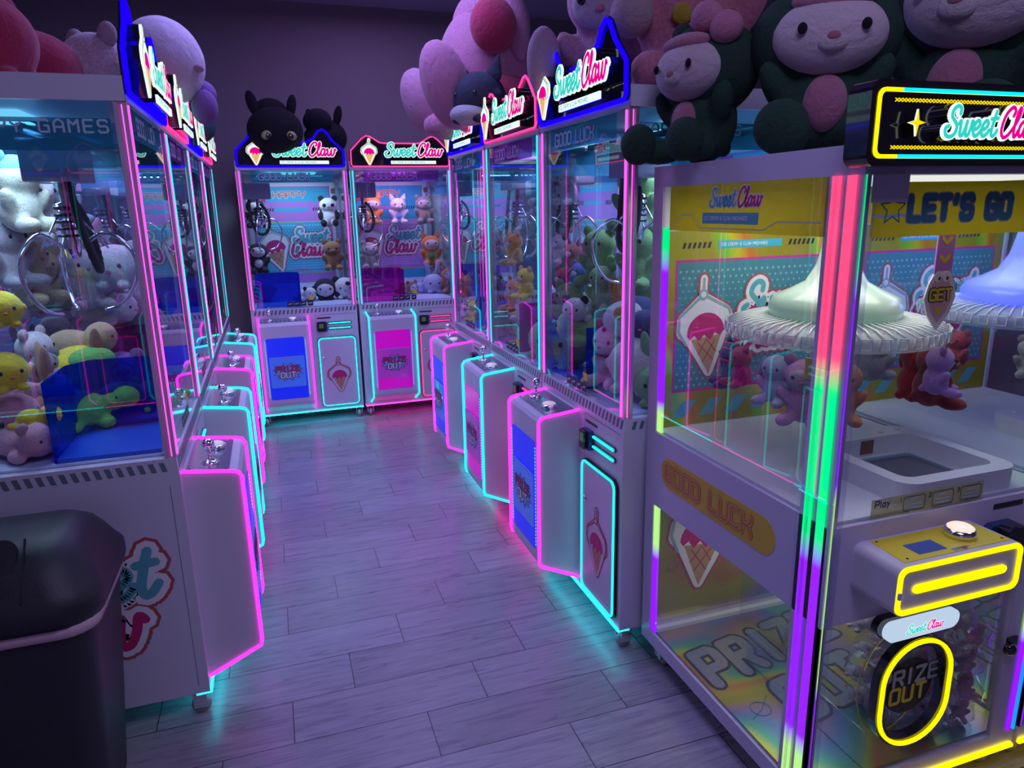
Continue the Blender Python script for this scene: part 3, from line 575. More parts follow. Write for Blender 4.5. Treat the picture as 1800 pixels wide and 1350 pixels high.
def carousel_machine(x0, label, blue=False):
    """x0 = left side; 0.715 wide, front at y=1.16, back at y=1.99"""
    GW, GD = .715, .83
    root = thing('carousel_prize_machine', label, 'arcade machine', (x0, 1.16, 0), 0, 'carousel prize machines')
    FF = FR((0, 0, 0), (1, 0, 0), (0, 0, 1), (0, -1, 0)); FS = FR((0, GD, 0), (0, -1, 0), (0, 0, 1), (-1, 0, 0))   # side frame: u runs from the back to the front
    lilac = mat('lilac_plastic', (.55, .51, .66), .35)
    g = G(); g.box(0, GW, 0, GD, .085, .135, lilac); base = g.build('base_frame', root)
    g = G(); g.tube([(.004, -.003, .088), (GW-.004, -.003, .088)], .0065, NEON['base_yellow']); g.build('base_neon', base)
    for x, y in ((.05, .06), (GW-.05, .06), (.05, GD-.07), (GW-.05, GD-.07)):
        g = G(); f = G(); caster(g, f, x, y); c = g.build('caster', root); f.build('wheel', c)
    # side walls: lower window .15-.61, upper window .86-1.63
    for side, x in ((0, 0), (1, GW-.012)):
        g = G(); g.box(x, x+.012, .01, GD, .61, .862, lilac); g.box(x, x+.012, GD-.055, GD, .135, .61, lilac); g.box(x, x+.012, GD-.055, GD, .862, 1.63, lilac); g.box(x, x+.012, .0, .02, .135, .61, lilac)
        sw = g.build('side_wall', root)
        g = G(); g.box(x+.003, x+.009, .09, GD-.055, .135, .61, GLASS); g.build('lower_window', sw)
        g = G(); g.box(x+.003, x+.009, .09, GD-.055, .862, 1.63, GLASS); g.build('upper_window', sw)
    g = G(); pu = rrect(.10, .655, .697, .800, .050, 8); g.prism(pu, FS, 0, .001, STICK['orchre']); t = block('GOOD LUCK', .052, .125, .722, .28)[0]
    strokes(g, t, .0215, FS, .0012, .0015, STICK['orange'], 6); strokes(g, t, .0165, FS, .0017, .002, STICK['orchre'], 6); strokes(g, t, .0065, FS, .0022, .0025, STICK['orange'], 6); g.build('good_luck_label', sw if 0 else root)
    g = G()                                                                # yellow header strip on the side glass
    g.prism([(.10, 1.505), (.735, 1.505), (.735, 1.63), (.10, 1.63)], FS, 0, .0008, glassy('yellow_film', (.75, .68, .05), .3, body=.80, bodycol=(.66, .58, .07), trans=.5))
    sweetclaw(g, FS, .30, 1.572, .046, STICK, d=.001); g.prism([(.27, 1.527), (.51, 1.527), (.51, 1.556), (.27, 1.556)], FS, .001, .0014, STICK['teal'])
    strokes(g, block('ICE CREAM & CLAW MACHINES', .009, .278, 1.537, .2)[0], .0016, FS, .0016, .0018, STICK['white'], 4)
    g.stroke([(.12, 1.52), (.16, 1.55), (.22, 1.55), (.26, 1.515), (.53, 1.515), (.58, 1.535), (.72, 1.535)], .003, FS, .0012, .0014, STICK['greyl'], n=4); g.build('header_film', root)
    # corner posts with LED bars
    h_ = .045
    g = G(); g.prism([(0, 0), (.018, 0), (.018, .018), (.018, .1), (0, .1)], lambda a, b, d: Vector((a, b, d)), .135, 1.63, METALP); pf = g.build('corner_post', root)
    for y in (.018, .060):
        g = G(); g.box(-.006, .001, y, y+.021, .14, 1.63, POSTGLOW); g.build('led_bar', pf)
    g = G(); g.box(-.010, -.006, .004, .098, .14, 1.63, glassy('post_cover', (.97, .97, 1), 1.3)); g.box(.0, .030, -.004, -.0005, .14, 1.63, glassy('post_cover2', (.9, .9, 1), 1.5, body=.06)); g.build('clear_cover', pf)
    g = G(); g.box(.003, .0045, -.0035, -.001, .14, 1.63, POSTGLOW2); g.build('edge_line', pf)
    g = G(); g.box(.002, .010, GD-.085, GD-.058, .14, .605, POSTGLOW2); g.box(.002, .010, GD-.085, GD-.058, .866, 1.51, POSTGLOW2); g.build('rear_led_bar', root)
    g = G(); g.box(GW-.045, GW, 0, .03, .135, 1.63, METALP); pr = g.build('corner_post', root)
    g = G(); g.box(GW-.033, GW-.020, -.005, .001, .14, .86, POSTGLOW2); g.box(GW-.012, GW-.004, -.005, .001, .14, 1.63, POSTBLUE); g.build('led_bar', pr)
    # front face
    g = G(); g.box(.018, GW-.045, .0, .012, .635, .862, lilac); g.box(GW-.09, GW-.045, .0, .012, .135, .635, lilac); g.box(.018, .60, 0, .012, .610, .635, lilac); fp = g.build('front_panel', root)
    g = G(); g.box(.02, .135, .002, .008, .135, .61, GLASS); g.build('fixed_window', fp)
    g = G(); g.box(.137, GW-.09, -.002, .006, .140, .605, GLASS); dr = g.build('prize_door', root)
    g = G(); g.lathe([(.018, 0), (.018, .012), (.008, .020)], (GW-.085, -.004, .415), BLACK, 16, Matrix.Rotation(pi/2, 3, 'X')); g.box(GW-.09, GW-.055, -.006, -.001, .40, .445, BLACK); g.build('door_lock', dr)
    cx, cz = .290, .385
    ov = lambda a, b: rrect(cx-a, cx+a, cz-b, cz+b, a*.98, 10)
    g = G(); g.ring(ov(.119, .155), ov(.092, .128), FF, .002, .026, BLACK); rg = g.build('prize_hatch', dr)
    g = G(); g.ring(ov(.113, .149), ov(.104, .140), FF, .0262, .032, NEON['yellow']); g.build('neon_ring', rg)
    g = G(); g.tube([FF(cx-.02+.105*cos(t*pi/20), cz-.005+.145*sin(t*pi/20), -.03) for t in range(40)], .0015, STICK['yellow'], 5, closed=True); g.build('inner_rim', rg)
    g = G(); ci = [(cx+.078*cos(t*pi/14), cz+.005+.078*sin(t*pi/14)) for t in range(28)]
    g.prism(ci, FF, .004, .006, STICK['black']); prizeout(g, FF, cx, cz+.008, .098, STICK['greyl'], STICK['yellow'], burst=False, d=.006); g.build('prize_badge', dr)
    g = G(); g.prism(rrect(.150, .385, .560, .612, .025, 8), FF, .0, .020, BLACK); nm = g.build('name_plate', dr)
    g = G(); g.prism(rrect(.166, .395, .553, .603, .024, 8), FF, .020, .034, glow('plate_glow', (.62, .78, 1.0), .75)); sweetclaw(g, FF, .225, .567, .024, LIT, d=.0345); g.build('name_plate_face', nm)
    # console
    ox = .072
    g = G(); g.prism(rrect(ox, ox+.365, .700, .818, .022, 6), FF, 0, .125, PLASTIC); con = g.build('console', root)
    FT = FR((ox, 0, .8182), (1, 0, 0), (0, -1, 0), (0, 0, 1))
    g = G(); g.prism([(.040, .006), (.335, .006), (.345, .112), (.030, .112)], FT, 0, .001, STICK['yellow'])
    g.prism([(.09, .05), (.17, .05), (.17, .095), (.09, .095)], FT, .001, .0025, mat('lcd', (.03,.05,.16), .15, emit=(.05,.1,.5), strength=.25)); sweetclaw(g, FT, .175, .100, .010, STICK, d=.001, n=2)
    for x, y in ((.05, .015), (.32, .015), (.33, .10), (.05, .10)): g.prism([(x+.003*cos(k*pi/3), y+.003*sin(k*pi/3)) for k in range(6)], FT, .001, .002, BLACK)
    g.build('control_plate', con)
    g = G(); c = FT(.255, .055, 0); g.lathe([(.034, 0), (.034, .012), (.030, .020)], c, CHROME, 24); bt = g.build('start_button', con)
    g = G(); g.lathe([(.029, .0), (.029, .022), (.022, .027), (.004, .028)], c, mat('button_lit', (.8,.7,.6), .25, emit=(1,.8,.6), strength=.7), 24); g.build('button_dome', bt)
    g = G(); g.ring(rrect(ox+.002, ox+.363, .702, .816, .022, 6), rrect(ox+.0115, ox+.3535, .7115, .8065, .016, 6), FF, .125, .130, NEON['yellow'])
    g.stroke([(ox+.055, .759), (ox+.31, .759)], .019, FF, .125, .130, NEON['yellow']); g.prism(rrect(ox+.0, ox+.008, .745, .762, .002, 1), FF, .130, .134, PLASTIC); g.build('console_neon', con)
    g = G(); g.prism(rrect(ox+.40, ox+.50, .700, .800, .02), FF, 0, .02, mat('reader_blue', (.02,.04,.14), .3)); g.prism(rrect(ox+.425, ox+.495, .71, .80, .015), FF, .02, .05, BLACK); g.build('card_reader', root)
    g = G(); g.prism([(.50, .832), (.60, .832), (.60, .846), (.50, .846)], FF, 0, .001, BLACK); strokes(g, block('TICKET', .006, .53, .836)[0] if 0 else [], .001, FF, .001, .0012, STICK['white'], 4); g.build('bill_slot', root)
    # upper front glass + LET'S GO
    g = G(); g.box(.03, GW-.045, .004, .010, .862, 1.63, GLASS); fg = g.build('front_glass', root)
    F2 = FR((0, .0035, 0), (1, 0, 0), (0, 0, 1), (0, -1, 0))
    g = G(); g.prism([(.03, 1.505), (GW-.045, 1.505), (GW-.045, 1.615), (.03, 1.615)], F2, 0, .0006, _mats['yellow_film'])
    t = block("LET'S GO", .044, .128, 1.540, .30, .86)[0]; strokes(g, t, .021, F2, .0008, .0012, STICK['greyl'], 8); strokes(g, t, .015, F2, .0014, .0018, STICK['slate'], 8)
    st = [(.083+(.034 if i % 2 == 0 else .015)*cos(pi/2+i*pi/5), 1.562+(.034 if i % 2 == 0 else .015)*sin(pi/2+i*pi/5)) for i in range(10)]; g.stroke(st, .003, F2, .0008, .0012, STICK['slate'], True, 4)
    g.stroke([(.035, 1.548), (.13, 1.548)], .006, F2, .0006, .0008, STICK['pale'], n=4)
    g.build('lets_go_film', fg)
    g = G(); g.box(.02, .11, -.006, -.001, 1.575, 1.63, lilac); g.build('sign_bracket', root)
    g = G(); g.prism([(.115, .868), (.46, .868), (.46, .915), (.115, .915)], F2, 0, .0005, glassy('play_sticker_film', (.8, .8, .6), .2, body=.35, bodycol=(.55, .55, .40)))
    t = block('Play', .016, .125, .895, .2)[0]; strokes(g, t, .006, F2, .0008, .001, STICK['white'], 5); strokes(g, t, .0035, F2, .0012, .0014, STICK['black'], 5)
    for i in range(3):
        x = .21+i*.088; g.stroke(rrect(x, x+.065, .873, .908, .006, 2), .0018, F2, .0008, .001, STICK['black'], True, 4)
        strokes(g, block(str(i+1), .010, x-.012, .898)[0], .002, F2, .0008, .001, STICK['black'], 4)
        for z in (.880, .888): g.stroke([(x+.012, z), (x+.053, z)], .005, F2, .0008, .001, STICK['grey'], n=4)
        g.stroke([(x+.02, .899), (x+.04, .901)], .005, F2, .0008, .001, STICK['grey'], n=4)
    g.build('play_sticker', fg)
    # top
    g = G(); g.box(0, GW, 0, GD, 1.63, 1.69, lilac); tp = g.build('roof', root)
    g = G(); g.box(.05, GW-.05, .06, GD-.06, 1.622, 1.63, glow('gift_lamp', (.95, .95, .85) if not blue else (.25, .3, 1), .9)); g.build('lamp_panel', tp)
    area('gift_lamp', (GW/2, .40, 1.61), .5, 2.4 if not blue else 2.2, (1, .96, .86) if not blue else (.35, .45, 1.0), sy=.5, parent=root)
    area('gift_lamp', (GW/2, .45, .60), .4, 1.0, (1, .98, .80), sy=.4, parent=root)
    # play deck
    g = G(); g.box(.012, GW-.012, .015, GD-.05, .85, .870, WHITEIN); dk = g.build('play_deck', root)
    FD = lambda a, b, d: Vector((a, b, d))
    g = G(); g.ring(rrect(.235, .610, .02, .40, .05), rrect(.275, .570, .06, .33, .03), FD, .870, .925, WHITEIN); ch = g.build('prize_bowl', dk)
    g = G(); g.ring(rrect(.300, .545, .085, .30, .02), rrect(.31, .535, .095, .29, .016), FD, .872, .88, STICK['grey']); g.prism(rrect(.312, .533, .097, .288, .016), FD, .868, .872, mat('bowl_dark', (.12, .12, .17), .4)); g.build('bowl_opening', ch)
    g = G(); g.prism([(.40, .878), (.445, .878), (.445, .918), (.40, .918)], FR((0, .329, 0), (1, 0, 0), (0, 0, 1), (0, -1, 0)), 0, .001, STICK['brown']); g.build('bowl_sticker', ch)
    g = G()
    for x in (.30, .37, .50, .56): g.lathe([(.008, .925), (.006, .929)], (x, .36, 0), STICK['white'], 10)
    g.build('bowl_screws', ch)
    # back poster
    FB = FR((0, GD-.052, 0), (1, 0, 0), (0, 0, 1), (0, -1, 0)); g = G()
    g.box(.012, GW-.012, GD-.05, GD-.04, .135, 1.63, PLASTIC_IN); bp = g.build('back_panel', root)
    g = G(); g.prism([(.02, .872), (GW-.02, .872), (GW-.02, 1.50), (.02, 1.50)], FB, 0, .0002, holo_yellow())
    g.prism([(.055, .985), (GW-.055, .985), (GW-.055, 1.41), (.055, 1.41)], FB, .0004, .0006, STICK['magenta']); g.prism([(.062, .992), (GW-.062, .992), (GW-.062, 1.403), (.062, 1.403)], FB, .0008, .001, mat('poster_teal', (.06, .24, .30), .45))
    for j in range(19):
        for i in range(27):
            x = .072+i*.0215+(j % 2)*.0107; z = 1.005+j*.0205; s_ = .0048*abs(z-1.2)/.2+.0012
            g.add([FB(x+s_*cos(k*pi/2), z+s_*sin(k*pi/2), .0013) for k in range(4)], [(0, 1, 2, 3)], mat('poster_dot', (.28,.45,.55), .5))
    for x in (.075, .47):
        for i in range(6): g.prism([(x+i*.018, 1.445), (x+.009+i*.018, 1.445), (x+.015+i*.018, 1.463), (x+.006+i*.018, 1.463)], FB, .0006, .0008, STICK['black'], False)
    g.prism([(.205, 1.442), (.445, 1.442), (.445, 1.466), (.205, 1.466)], FB, .0006, .0008, STICK['cyanp']); strokes(g, block('ICE CREAM & CLAW MACHINES', .0085, .215, 1.45, .18)[0], .0015, FB, .001, .0012, STICK['white'], 4)
    for i in range(6): g.prism([(.06+i*.10, .90), (.11+i*.10, .90), (.15+i*.10, .955), (.10+i*.10, .955)], FB, .0006, .0008, STICK['teal'], False)
    icecream(g, FB, .17, 1.03, .33, STICK, d=.0015, outline='outline', tilt=.12); sweetclaw(g, FB, .30, 1.22, .11, STICK, d=.003, two=True, back=STICK['outline'], n=4)
    g.prism([(.02, .17), (GW-.02, .17), (GW-.02, .60), (.02, .60)], FB, 0, .0002, HOLO); icecream(g, FB, .20, .26, .42, STICK, d=.0008, outline='outline', tilt=-.05)
    for cx_, cz_ in ((.09, .55), (.075, .36)): pass
    g.stroke([(.06, .51), (.085, .56), (.12, .535), (.10, .515), (.06, .51)], .0022, FB, .0008, .001, STICK['slate'], n=4)
    g.stroke([(.085+.02*cos(t*pi/6), .36+.02*sin(t*pi/6)) for t in range(12)], .002, FB, .0008, .001, STICK['slate'], True, 4); g.stroke([(.045, .345), (.085, .352), (.125, .375)], .002, FB, .0008, .001, STICK['slate'], n=4)
    g.build('poster', bp)
    g = G(); g.box(.012, GW-.012, GD-.09, GD-.05, .135, .155, PLASTIC_IN); g.box(.012, GW-.012, GD-.07, GD-.05, .155, .172, METALP); g.build('back_ledge', bp)
    # lower floor foil with PRIZE OUT
    g = G(); g.box(.012, GW-.012, .015, GD-.05, .135, .142, HOLO); lf = g.build('foil_floor', root)
    FLo = FR((0, 0, .1424), (1, 0, 0), (0, 1, 0), (0, 0, 1)); g = G()
    for tx, h, ox_, oy_, w1 in (('PRIZE', .15, .05, .48, .050), ('OUT', .15, .20, .24, .050)):
        t = block(tx, h, ox_, oy_, .30, .72)[0]; t = [[(a, b+.18*(a-.3)) for a, b in p] for p in t]
        strokes(g, t, w1+.008, FLo, 0, .0003, mat('foil_ink', (.03,.05,.07), .4), 8); strokes(g, t, w1-.012, FLo, .0005, .0008, mat('foil_letter', (.28,.33,.45), .3, metal=.5), 8)
    g.stroke([(.10+.03*cos(t*pi/6), .30+.03*sin(t*pi/6)) for t in range(12)], .003, FLo, 0, .0004, STICK['slate'], True, 4); g.stroke([(.05, .27), (.10, .295), (.15, .34)], .003, FLo, 0, .0004, STICK['slate'], n=4)
    g.build('prize_out_print', lf)
    g = G(); g.box(.20, .205, .02, .50, .142, .25, ACRYL); g.box(.20, .42, .50, .505, .142, .25, ACRYL); g.box(.345, .349, .02, .74, .142, .50, ACRYL); g.build('divider', root)
    # carousel
    c = (.345, .42, 0); mk = mat('milky_dome_blue' if blue else 'milky_dome', (.50, .62, .56) if not blue else (.3, .35, .9), .22, emit=(.22, .75, .45) if not blue else (.05, .08, 1.0), strength=.12 if not blue else .9, coat=.4)
    g = G(); g.lathe([(.268, 1.212), (.282, 1.216), (.284, 1.240), (.276, 1.250), (.24, 1.262), (.05, 1.275)], c, mat('clear_ridged_disc', (.62, .68, .70), .14, alpha=.38), 72)
    for k in range(60):
        a = 2*pi*k/60; u = Vector((cos(a), sin(a), 0)); g.tube([Vector(c)+u*.15+Vector((0,0,1.273)), Vector(c)+u*.24+Vector((0,0,1.266)), Vector(c)+u*.281+Vector((0,0,1.252))], .0025, mat('disc_ridge', (.72,.78,.80), .12), 5)
    ca = g.build('carousel_disc', root)
    g = G()
    for k in range(40):
        a = 2*pi*k/40; u = Vector((cos(a), sin(a), 0)); t = Vector((-sin(a), cos(a), 0)); q = Vector(c)+u*.288
        g.tube([q+t*.012+Vector((0,0,1.252)), q+t*.012+Vector((0,0,1.225)), q-t*.012+Vector((0,0,1.225)), q-t*.012+Vector((0,0,1.252))], .0022, mat('clip_clear', (.75,.78,.82), .1), 5, closed=True)
    g.build('clip_row', ca)
    g = G(); g.lathe([(.165, 1.265), (.172, 1.275), (.173, 1.300), (.160, 1.325), (.120, 1.342), (.080, 1.365), (.055, 1.41), (.040, 1.48), (.034, 1.63)], c, mk, 40); g.build('carousel_dome', ca)
    g = G(); FGt = FR((c[0]+.10, c[1]-.24, 0), (1, 0, 0), (0, 0, 1), (0, -1, 0)); g.prism([(-.028, 1.40), (.028, 1.40), (.028, 1.60), (-.028, 1.60)], FGt, 0, .004, STICK['violet'])
    for z in (1.43, 1.475, 1.52, 1.565): g.stroke([(-.014, z+.012), (0, z), (.014, z+.012)], .010, FGt, .004, .0045, STICK['yellow'], n=6)
    body = [(0, 1.265), (-.03, 1.30), (-.045, 1.34), (-.035, 1.375), (-.02, 1.40), (.02, 1.40), (.035, 1.375), (.045, 1.34), (.03, 1.30)]
    g.stroke(body, .012, FGt, 0, .004, STICK['white'], True, 6); g.prism(body, FGt, 0, .004, mat('tag_pink', (.70,.42,.52), .5), True)
    for x in (-.013, .013): g.prism([(x+.012*cos(t*pi/6), 1.392+.014*sin(t*pi/6)) for t in range(12)], FGt, .004, .005, STICK['white']); g.prism([(x+.003+.004*cos(t*pi/4), 1.388+.005*sin(t*pi/4)) for t in range(8)], FGt, .005, .0055, STICK['black'])
    t, wt = block('GET', .026, -.034, 1.335, .25); strokes(g, t, .012, FGt, .004, .0048, STICK['black'], 5); strokes(g, t, .0065, FGt, .005, .0056, STICK['yellow'], 5)
    g.prism([(-.013, 1.315), (.013, 1.315), (0, 1.295)], FGt, .004, .0048, STICK['yellow']); g.build('hanging_tag', ca)
    # sign box
    if 1:
        F3 = FR((-.062, -.062, 0), (1, 0, 0), (0, 0, 1), (0, -1, 0)); SW = .73
        g = G(); g.prism(rrect(0, SW, 1.642, 1.795, .020), F3, -.058, 0, BLACK); sg = g.build('sign_box', root)
        g = G(); g.ring(rrect(.014, SW-.014, 1.656, 1.781, .016), rrect(.021, SW-.021, 1.663, 1.774, .011), F3, 0, .003, NEON['yellow'])
        for z in (1.656, 1.774): g.prism([(.07, z), (SW-.07, z), (SW-.07, z+.007), (.07, z+.007)], F3, .0031, .0036, NEON['aqua'])
        g.build('neon_border', sg)
        g = G()
        for z in (1.757, 1.673):
            for i in range(86):
                x = .055+i*.0085
                if x > SW-.06: break
                for q in (0, 1): g.stroke([(x, z+(.006 if q else 0)), (x+.0043, z+.003)], .0022, F3, 0, .0006, LIT['yellow'], n=3); g.stroke([(x+.0043, z+.003), (x+.0085, z+(.006 if q else 0))], .0022, F3, 0, .0006, LIT['yellow'], n=3)
        g.build('chain_pattern', sg)
        g = G(); sweetclaw(g, F3, .150, 1.695, .053, LIT, depth=.026)
        for x in (.090, SW-.075):
            sq = [(x+(.020 if i % 2 == 0 else .005)*cos(i*pi/4), 1.718+(.024 if i % 2 == 0 else .006)*sin(i*pi/4)) for i in range(8)]
            g.prism(sq, F3, 0, .018, BLACK); g.prism(sq, F3, .018, .022, LIT['white']); g.prism(sq, F3, .0222, .023, LIT['yellow'])
        g.build('sign_lettering', sg)
    return root
def holo_yellow():
    if 'hy' in _mats: return _mats['hy']
    m = bpy.data.materials.new('iridescent_yellow_print'); m.use_nodes = True; nt = m.node_tree; N = nt.nodes.new; L = nt.links.new; b = nt.nodes['Principled BSDF']
    tc = N('ShaderNodeTexCoord'); n = N('ShaderNodeTexNoise'); n.inputs['Scale'].default_value = 2.2; n.inputs['Detail'].default_value = 0; L(tc.outputs['Object'], n.inputs[0])
    sp = N('ShaderNodeSeparateXYZ'); L(tc.outputs['Object'], sp.inputs[0]); ad = N('ShaderNodeMath'); ad.operation = 'MULTIPLY_ADD'; L(sp.outputs[0], ad.inputs[0]); ad.inputs[1].default_value = 3.2; L(n.outputs['Fac'], ad.inputs[2])
    a2 = N('ShaderNodeMath'); a2.operation = 'ADD'; L(ad.outputs[0], a2.inputs[0]); L(sp.outputs[2], a2.inputs[1]); fr = N('ShaderNodeMath'); fr.operation = 'FRACT'; L(a2.outputs[0], fr.inputs[0])
    cr = N('ShaderNodeValToRGB'); el = cr.color_ramp.elements; el[0].position = 0; el[0].color = (.36, .31, .02, 1); el[1].position = 1; el[1].color = (.36, .31, .02, 1)
    for p, c in ((.50, (.36, .31, .02)), (.60, (.20, .60, .04)), (.70, (.62, .58, .02)), (.80, (.66, .20, .03)), (.90, (.40, .34, .02))): e = el.new(p); e.color = (*c, 1)
    L(fr.outputs[0], cr.inputs[0]); L(cr.outputs[0], b.inputs['Base Color']); b.inputs['Roughness'].default_value = .35; b.inputs['Metallic'].default_value = .2
    _mats['hy'] = m; return m
carousel_machine(1.13, 'yellow and lilac carousel prize machine with LED corner post, nearest on the right')
carousel_machine(1.13+.735, 'blue-lit carousel prize machine at the right edge of the picture', True)

# ------------------------------------------------------------------ trash can
def trash():
    root = thing('trash_can', 'black plastic trash can with domed lid beside the left claw machine', 'trash can', (-.75, 1.93, 0))
    bm = mat('black_bin_plastic', (.022, .020, .030), .42, bump=.3, bscale=400); lid = mat('bin_lid_plastic', (.016, .015, .024), .45, bump=.2, bscale=400)
    g = G(); A_ = [(0, .225, .165), (.02, .235, .175), (.62, .272, .205), (.64, .270, .203)]
    def ring(hx, hy, z, r=.06): return [Vector((x, y, z)) for x, y in rrect(-hx, hx, -hy, hy, r, 5)]
    def skin(g, rs, m):
        n = len(rs[0]); vs = [v for r in rs for v in r]; fs = []
        for i in range(len(rs)-1):
            for k in range(n): fs.append((i*n+k, i*n+(k+1) % n, (i+1)*n+(k+1) % n, (i+1)*n+k))
        fs.append(tuple(range(n-1, -1, -1))); fs.append(tuple(range((len(rs)-1)*n, len(rs)*n))); g.add(vs, fs, m, True)
    skin(g, [ring(.200, .150, 0), ring(.205, .155, .02), ring(.262, .198, .625), ring(.262, .198, .64)], bm); g.build('bin_body', root)
    g = G(); skin(g, [ring(.262, .199, .616, .07), ring(.270, .207, .620, .07), ring(.272, .209, .648, .07), ring(.262, .198, .652, .07)], mat('pink_bin_liner', (.62, .42, .48), .4)); g.build('bin_liner', root)
    g = G(); skin(g, [ring(.278, .214, .648, .09), ring(.285, .220, .668, .09), ring(.286, .220, .705, .10), ring(.276, .206, .725, .10), ring(.262, .185, .760, .10), ring(.243, .150, .800, .09), ring(.22, .10, .826, .07), ring(.20, .05, .832, .04)], lid); ld = g.build('lid', root)
    g = G(); FLd = FR((-.05, -.175, .752), (1, 0, 0), (0, .64, .77), (0, -.77, .64))
    g.prism(rrect(-.15, .17, -.02, .115, .03), FLd, 0, .012, lid); g.prism(rrect(-.05, .09, -.035, .0, .015), FLd, .0, .016, BLACKM); g.stroke([(.185, -.04), (.185, .11)], .003, FLd, .006, .014, BLACKM); g.build('swing_flap', ld)
trash()

# ------------------------------------------------------------------ plush toys
def furmat(col):
    k = 'plush_%02x%02x%02x' % tuple(int(max(0, min(1, c))*255) for c in col)
    if k in _mats: return _mats[k]
    m = bpy.data.materials.new(k); m.use_nodes = True; nt = m.node_tree; N = nt.nodes.new; L = nt.links.new; b = nt.nodes['Principled BSDF']
    tc = N('ShaderNodeTexCoord'); n1 = N('ShaderNodeTexNoise'); n1.inputs['Scale'].default_value = 3.2; n1.inputs['Detail'].default_value = 3; n1.inputs['Distortion'].default_value = .8
    n2 = N('ShaderNodeTexNoise'); n2.inputs['Scale'].default_value = 60; n2.inputs['Detail'].default_value = 4
    L(tc.outputs['Object'], n1.inputs[0]); L(tc.outputs['Object'], n2.inputs[0])
    ma = N('ShaderNodeMath'); ma.operation = 'MULTIPLY_ADD'; L(n2.outputs['Fac'], ma.inputs[0]); ma.inputs[1].default_value = .22; L(n1.outputs['Fac'], ma.inputs[2])
    bp = N('ShaderNodeBump'); bp.inputs['Strength'].default_value = .7; bp.inputs['Distance'].default_value = .014; L(ma.outputs[0], bp.inputs['Height']); L(bp.outputs[0], b.inputs['Normal'])
    cr = N('ShaderNodeValToRGB'); e = cr.color_ramp.elements; e[0].position = .3; e[0].color = (*[c*.72 for c in col], 1); e[1].position = .68; e[1].color = (*[min(1, c*1.1) for c in col], 1)
    L(n2.outputs['Fac'], cr.inputs[0]); L(cr.outputs[0], b.inputs['Base Color']); b.inputs['Roughness'].default_value = .95; b.inputs['Sheen Weight'].default_value = .25 if max(col) > .15 else 0; _mats[k] = m; return m
def fur(col, name=None):
    return furmat(col)
_shape = {}
def baked(key, ells, voxel=.022, tubes=()):
    if key in _shape: return _shape[key]
    g = G()
    for e in ells: g.ell(e[0], e[1], PLASTIC, e[2] if len(e) > 2 else (0, 0, 0), 18, 12)
    for p, r in tubes: g.tube(catmull(p, 6), r, PLASTIC, 10)
    o = g.build('bake'); md = o.modifiers.new('r', 'REMESH'); md.mode = 'VOXEL'; md.voxel_size = voxel; md.use_smooth_shade = True
    sm = o.modifiers.new('s', 'SMOOTH'); sm.iterations = 6
    dg = bpy.context.evaluated_depsgraph_get(); me = bpy.data.meshes.new_from_object(o.evaluated_get(dg)); me.name = 'plush_'+key
    for p in me.polygons: p.use_smooth = True
    old = o.data; bpy.data.objects.remove(o); bpy.data.meshes.remove(old)
    _shape[key] = me; return me
def child(name, me, m, parent, loc=(0, 0, 0), rot=(0, 0, 0), scale=(1, 1, 1)):
    o = bpy.data.objects.new(name, me); COL.objects.link(o); o.parent = parent; o.location = loc; o.rotation_euler = rot; o.scale = scale
    if len(me.materials) == 0: me.materials.append(m)
    o.material_slots[0].link = 'OBJECT'; o.material_slots[0].material = m; return o
def ball(): return baked('ball_unit', [((0, 0, 0), (1, 1, 1))], .12)
SIT = [((0,0,.30),(.26,.23,.30)), ((0,-.03,.70),(.30,.25,.25)), ((.26,-.10,.40),(.08,.09,.17),(.3,.5,0)), ((-.26,-.10,.40),(.08,.09,.17),(.3,-.5,0)),
       ((.19,-.26,.10),(.11,.20,.10),(0,0,.25)), ((-.19,-.26,.10),(.11,.20,.10),(0,0,-.25)), ((0,.22,.12),(.07,.07,.07))]
STAND = [((0,0,.36),(.22,.19,.26)), ((0,-.03,.74),(.29,.24,.24)), ((.25,-.05,.42),(.07,.08,.17),(0,.5,0)), ((-.25,-.05,.42),(.07,.08,.17),(0,-.5,0)), ((.12,0,.09),(.10,.11,.11)), ((-.12,0,.09),(.10,.11,.11))]
LIE = [((0,.12,.22),(.25,.34,.22)), ((0,-.33,.30),(.27,.23,.24)), ((.24,-.18,.09),(.08,.17,.09)), ((-.24,-.18,.09),(.08,.17,.09)), ((.20,.42,.09),(.10,.16,.09)), ((-.20,.42,.09),(.10,.16,.09))]
DINO = [((0,.10,.26),(.26,.36,.26)), ((0,-.34,.34),(.24,.26,.22)), ((0,-.52,.26),(.15,.14,.11)), ((.20,-.12,.08),(.10,.12,.09)), ((-.20,-.12,.08),(.10,.12,.09)), ((.20,.30,.08),(.11,.14,.09)), ((-.20,.30,.08),(.11,.14,.09)), ((0,.50,.16),(.12,.22,.11))]
BALL = [((0,0,.42),(.46,.44,.42)), ((.20,-.30,.08),(.12,.13,.08)), ((-.20,-.30,.08),(.12,.13,.08)), ((.42,-.08,.42),(.10,.08,.10)), ((-.42,-.08,.42),(.10,.08,.10))]
SHAPES = {'sit': (SIT, (0,-.03,.70), (.30,.25,.25)), 'stand': (STAND, (0,-.03,.74), (.29,.24,.24)), 'lie': (LIE, (0,-.33,.30), (.27,.23,.24)), 'dino': (DINO, (0,-.34,.34), (.24,.26,.22)), 'ball': (BALL, (0,0,.42), (.46,.44,.42))}
EYE = mat('plush_eye', (.01,.01,.012), .15, coat=.4); NOSEP = mat('plush_nose_pink', (.55,.18,.25), .6); BEAKO = mat('plush_beak_orange', (.75,.25,.03), .7)
